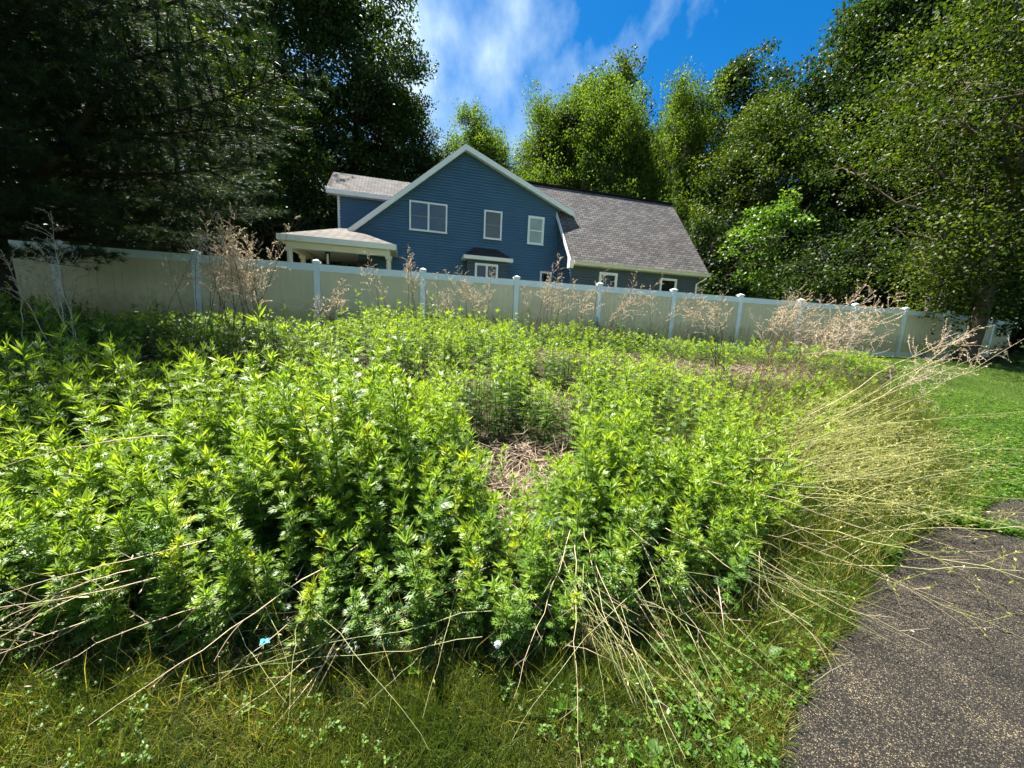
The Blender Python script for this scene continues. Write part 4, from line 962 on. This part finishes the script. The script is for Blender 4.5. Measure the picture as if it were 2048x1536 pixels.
# rough grass between weeds and path / lawn edge
n = 26000; x = g.uniform(1.0, 6.5, n); y = g.uniform(1.6, 7, n); e = y - np.interp(x, [1, 1.25, 1.7, 2.3, 3.1, 4.1, 4.9, 6, 8.3], [1.9, 1.98, 2.3, 2.75, 3.25, 3.8, 4.7, 6.2, 8.2])
k = ~onpath(x, y) & (e < 1.6) & (e > -.9); x, y = x[k], y[k]; S.add(*blades(len(x), x, y, .05, .30, .0036, g, .55, .5))
n = 90000; q = g.random(n); x = 1.7 + 4.8 * q + g.normal(size=n) * .5; y = 2.75 + 3.7 * q + g.normal(size=n) * .6
k = ~onpath(x, y) & (g.random(n) < np.interp(y - np.interp(x, [1, 1.7, 2.3, 3.1, 4.1, 4.9, 6, 8.3], [1.9, 2.2, 2.75, 3.25, 3.8, 4.7, 6.2, 8.2]), [-1.2, -.5, .3, 1.5], [0, .8, 1, .5])); x, y = x[k], y[k]
V, Fc, T = blades(len(x), x, y, .10, .62, .0030, g, 0, .5); S.add(V, Fc, np.repeat(np.clip(.42 + .30 * g.normal(size=len(x)), 0, 1), 5))
V, Fc, T, _ = S.arrays()
tag(link(bpy.data.objects.new('grass', np_mesh('grass', V, Fc, M['grass'], T))), 'rough yellowing grass in front of the weeds and along the path', 'grass', kind='stuff')
# lawn to the right
S = Soup(); n = 110000; r_ = 3.2 + 17 * g.random(n) ** 1.5; a = g.uniform(.42, 1.12, n); x = r_ * np.sin(a + .02); y = r_ * np.cos(a + .02)
k = ~onpath(x, y) & ~inside(x, y, PATCH); x, y = x[k], y[k]; rr = np.hypot(x, y)
V, Fc, T = blades(len(x), x, y, .03, .09, .005, g, .45, .5); 
S.add(V, Fc, T)
V, Fc, T, _ = S.arrays()
tag(link(bpy.data.objects.new('lawn_grass', np_mesh('lawn_grass', V, Fc, M['lawn'], T))), 'short green lawn grass right of the weed patch', 'grass', kind='stuff')
# low leafy cover: clover, plantain and creeping weeds by the path and in the joint
TRI = (np.array([(0, 0, 0), (.30, .45, .05), (.16, .85, .02), (0, .95, -.03), (-.16, .85, .02), (-.30, .45, .05)], float), np.array([(0, 1, 2), (0, 2, 3), (0, 3, 4), (0, 4, 5)]))
S = Soup()
def cover(x, y, size, hz, g):
    n = len(x)
    for q in range(3):
        a = q * 2.09 + g.random(n) * .8; D = np.column_stack([np.cos(a), np.sin(a), .12 + .2 * g.random(n)])
        P = np.column_stack([x, y, gh(x, y) + hz]); V, Fc = stamp(*TRI, P, D, np.column_stack([g.normal(size=n) * .3, g.normal(size=n) * .3, np.ones(n)]), size * (.6 + .8 * g.random(n))); S.add(V, Fc, np.repeat(g.random(n), 6))
n = 9000; x = g.uniform(.2, 4.6, n); y = g.uniform(.8, 3.7, n); e = np.interp(x, [0, .72, 1.05, 1.7, 2.4, 2.9, 3.74, 4.6], [0, .7, 1.14, 1.7, 2.2, 2.52, 2.93, 3.3])
k = ~onpath(x, y) & (y - e < .75) & (y - e > -.02) ; x, y = x[k], y[k]; cover(x, y, .020, .015 + .05 * g.random(len(x)), g)
n = 1500; q = g.random(n); x = 3.75 + q * 4; y = 3.0 - (q * 4) * .32 + g.normal(size=n) * .035; cover(x, y, .024, .012 + .03 * g.random(n), g)
n = 2600; x = g.uniform(-2.6, 1.2, n); y = g.uniform(.85, 1.9, n); k = ~onpath(x, y) & (nz(x + 3, y) > .45); x, y = x[k], y[k]; cover(x, y, .014, .01 + .05 * g.random(len(x)), g)
n = 17000; r_ = 3.6 + 9 * g.random(n) ** 1.3; a = g.uniform(.6, 1.05, n); x = r_ * np.sin(a); y = r_ * np.cos(a); k = ~onpath(x, y) & ~inside(x, y, PATCH); x, y = x[k], y[k]; cover(x, y, .026, .05 + .03 * g.random(len(x)), g)
V, Fc, T, _ = S.arrays()
tag(link(bpy.data.objects.new('ground_cover', np_mesh('ground_cover', V, Fc, M['clover'], T))), 'clover and creeping leaves by the path edge and in the lawn', 'ground cover', kind='stuff')
# broad dock leaves near the path
DOCK = []
for k in range(3):
    g2 = np.random.default_rng(400 + k); n = 8; a = g2.random(n) * 6.28; D = np.column_stack([np.cos(a), np.sin(a), .35 + .5 * g2.random(n)])
    V, Fc = stamp(*OV, np.zeros((n, 3)) + [0, 0, .01], D, np.tile([0, 0, 1.], (n, 1)), .055 + .04 * g2.random(n)); DOCK.append(np_mesh('dock_plant', V, Fc, M['clover'], np.repeat(.2 + .5 * g2.random(n), 6)))
for i, (X_, Y_) in enumerate([(.62, 1.38), (.82, 1.30), (.72, 1.55), (.95, 1.52), (1.05, 1.36), (.55, 1.12), (.88, 1.12), (1.62, 1.80), (1.30, 1.58), (.30, 1.30), (1.9, 2.05), (-.35, 1.42)]):
    o = bpy.data.objects.new('dock_plant', DOCK[i % 3]); link(o); o.location = (X_, Y_, G(X_, Y_)); o.rotation_euler = (0, 0, i); 
    tag(o, 'low broad leaved dock plant in the grass near the path edge', 'plant', 'dock plants near the path')
# small litter and a dandelion clock
mb = MB(); gc = np.random.default_rng(8); cx_ = [[(-.018 + .009 * a_ + gc.normal() * .0015, -.010 + .007 * b_ + gc.normal() * .0015, .004 * gc.random() + .006 * (a_ % 2)) for a_ in range(5)] for b_ in range(4)]
mb.add([q_ for r_ in cx_ for q_ in r_], [(b_ * 5 + a_, b_ * 5 + a_ + 1, b_ * 5 + a_ + 6, b_ * 5 + a_ + 5) for b_ in range(3) for a_ in range(4)])
M['litblue'] = plain('blue_scrap', (.10, .45, .75), .4, .1, 20)
o = mb.build('plastic_scrap', M['litblue']); o.location = (-1.01, 1.40, .15); o.rotation_euler = (.5, .2, .5); tag(o, 'small light blue plastic scrap caught in the front grass', 'litter')
def dandelion():
    g = np.random.default_rng(3); n = 160; D = rdir(n, g); tri = (np.array([(-.5, 0, 0), (.5, 0, 0), (.5, 1, 0), (-.5, 1, 0)], float), np.array([(0, 1, 2), (0, 2, 3)]))
    t = thing('dandelion', 'round white dandelion clock on a thin stem in the front grass', 'flower', (-.01, 1.42, G(-.01, 1.42)))
    tv, tf = tubes_np([np.array([[0, 0, 0], [.005, 0, .08], [.0, 0, .155]])], [[.0016, .0014, .0013]], 5); link(bpy.data.objects.new('stem', np_mesh('stem', tv, tf, M['stem'])), t)
    V, Fc = stamp(*tri, np.tile([0, 0, .158], (n, 1)) + D * .002, D, rdir(n, g), np.full(n, .014), np.full(n, .0008)); V2, F2 = stamp(*KITE, np.tile([0, 0, .158], (n, 1)) + D * .012, rdir(n, g), D, np.full(n, .006))
    link(bpy.data.objects.new('seed_head', np_mesh('seed_head', np.concatenate([V, V2]), np.concatenate([Fc, F2 + len(V)]), M['white'])), t)
dandelion()

# ------------------------------------------------------------------ light
EL = 65; hx, hy = -.72, .69
sunv = Vector((hx * math.cos(rad(EL)), hy * math.cos(rad(EL)), math.sin(rad(EL)))).normalized()
sd_ = bpy.data.lights.new('sun', 'SUN'); so = bpy.data.objects.new('sun', sd_); COL.objects.link(so)
sd_.energy = 5.0; sd_.angle = rad(.53); sd_.color = (1, .95, .86); so.rotation_euler = sunv.to_track_quat('Z', 'Y').to_euler()
w = bpy.data.worlds.new('World'); sc.world = w; w.use_nodes = True; nt = w.node_tree; bg = nt.nodes['Background']
sky = N(nt, 'ShaderNodeTexSky', sky_type='NISHITA'); sky.sun_disc = False; sky.sun_elevation = rad(EL); sky.sun_rotation = math.atan2(hx, hy) ; sky.ozone_density = 3; sky.dust_density = .3; sky.altitude = 600
hs = N(nt, 'ShaderNodeHueSaturation'); hs.inputs['Saturation'].default_value = 1.42; hs.inputs['Value'].default_value = .74; nt.links.new(sky.outputs[0], hs.inputs['Color'])
tc = N(nt, 'ShaderNodeTexCoord'); mp = N(nt, 'ShaderNodeMapping'); mp.inputs['Scale'].default_value = (2.6, 1.0, 2.2); mp.inputs['Rotation'].default_value = (.2, .5, .1); mp.inputs['Location'].default_value = (1.35, .2, .1)
nt.links.new(tc.outputs['Generated'], mp.inputs[0])
n1 = noise(nt, 1.6, 8, .56, mp.outputs[0])
# clouds thin out toward the right-hand sky
sx = N(nt, 'ShaderNodeSeparateXYZ'); nt.links.new(tc.outputs['Generated'], sx.inputs[0])
mr = N(nt, 'ShaderNodeMapRange'); mr.inputs[1].default_value = -.5; mr.inputs[2].default_value = .55; mr.inputs[3].default_value = .19; mr.inputs[4].default_value = -.09
nt.links.new(sx.outputs[0], mr.inputs[0]); ad = N(nt, 'ShaderNodeMath', operation='ADD'); nt.links.new(n1, ad.inputs[0]); nt.links.new(mr.outputs[0], ad.inputs[1])
mz = N(nt, 'ShaderNodeMapRange'); mz.inputs[1].default_value = .30; mz.inputs[2].default_value = .62; mz.inputs[3].default_value = .12; mz.inputs[4].default_value = -.05
nt.links.new(sx.outputs[2], mz.inputs[0]); ad2 = N(nt, 'ShaderNodeMath', operation='ADD'); nt.links.new(ad.outputs[0], ad2.inputs[0]); nt.links.new(mz.outputs[0], ad2.inputs[1])
cf = ramp(nt, ad2.outputs[0], [(.45, (0, 0, 0)), (.58, (.34, .34, .34)), (.74, (.95, .95, .95))])
mx = N(nt, 'ShaderNodeMix', data_type='RGBA'); nt.links.new(cf, mx.inputs[0]); nt.links.new(hs.outputs[0], mx.inputs[6]); mx.inputs[7].default_value = (3.9, 4.9, 5.4, 1)
nt.links.new(mx.outputs[2], bg.inputs[0]); bg.inputs[1].default_value = .062
vs = sc.view_settings; vs.view_transform = 'Standard'; vs.look = 'None'; vs.exposure = 2.0; vs.gamma = 1
cy = sc.cycles; cy.max_bounces = 6; cy.diffuse_bounces = 3; cy.glossy_bounces = 2; cy.transmission_bounces = 3; cy.transparent_max_bounces = 4
cy.sample_clamp_indirect = 4; cy.use_denoising = True; cy.use_adaptive_sampling = True; cy.adaptive_threshold = .02
cy.caustics_reflective = False; cy.caustics_refractive = False
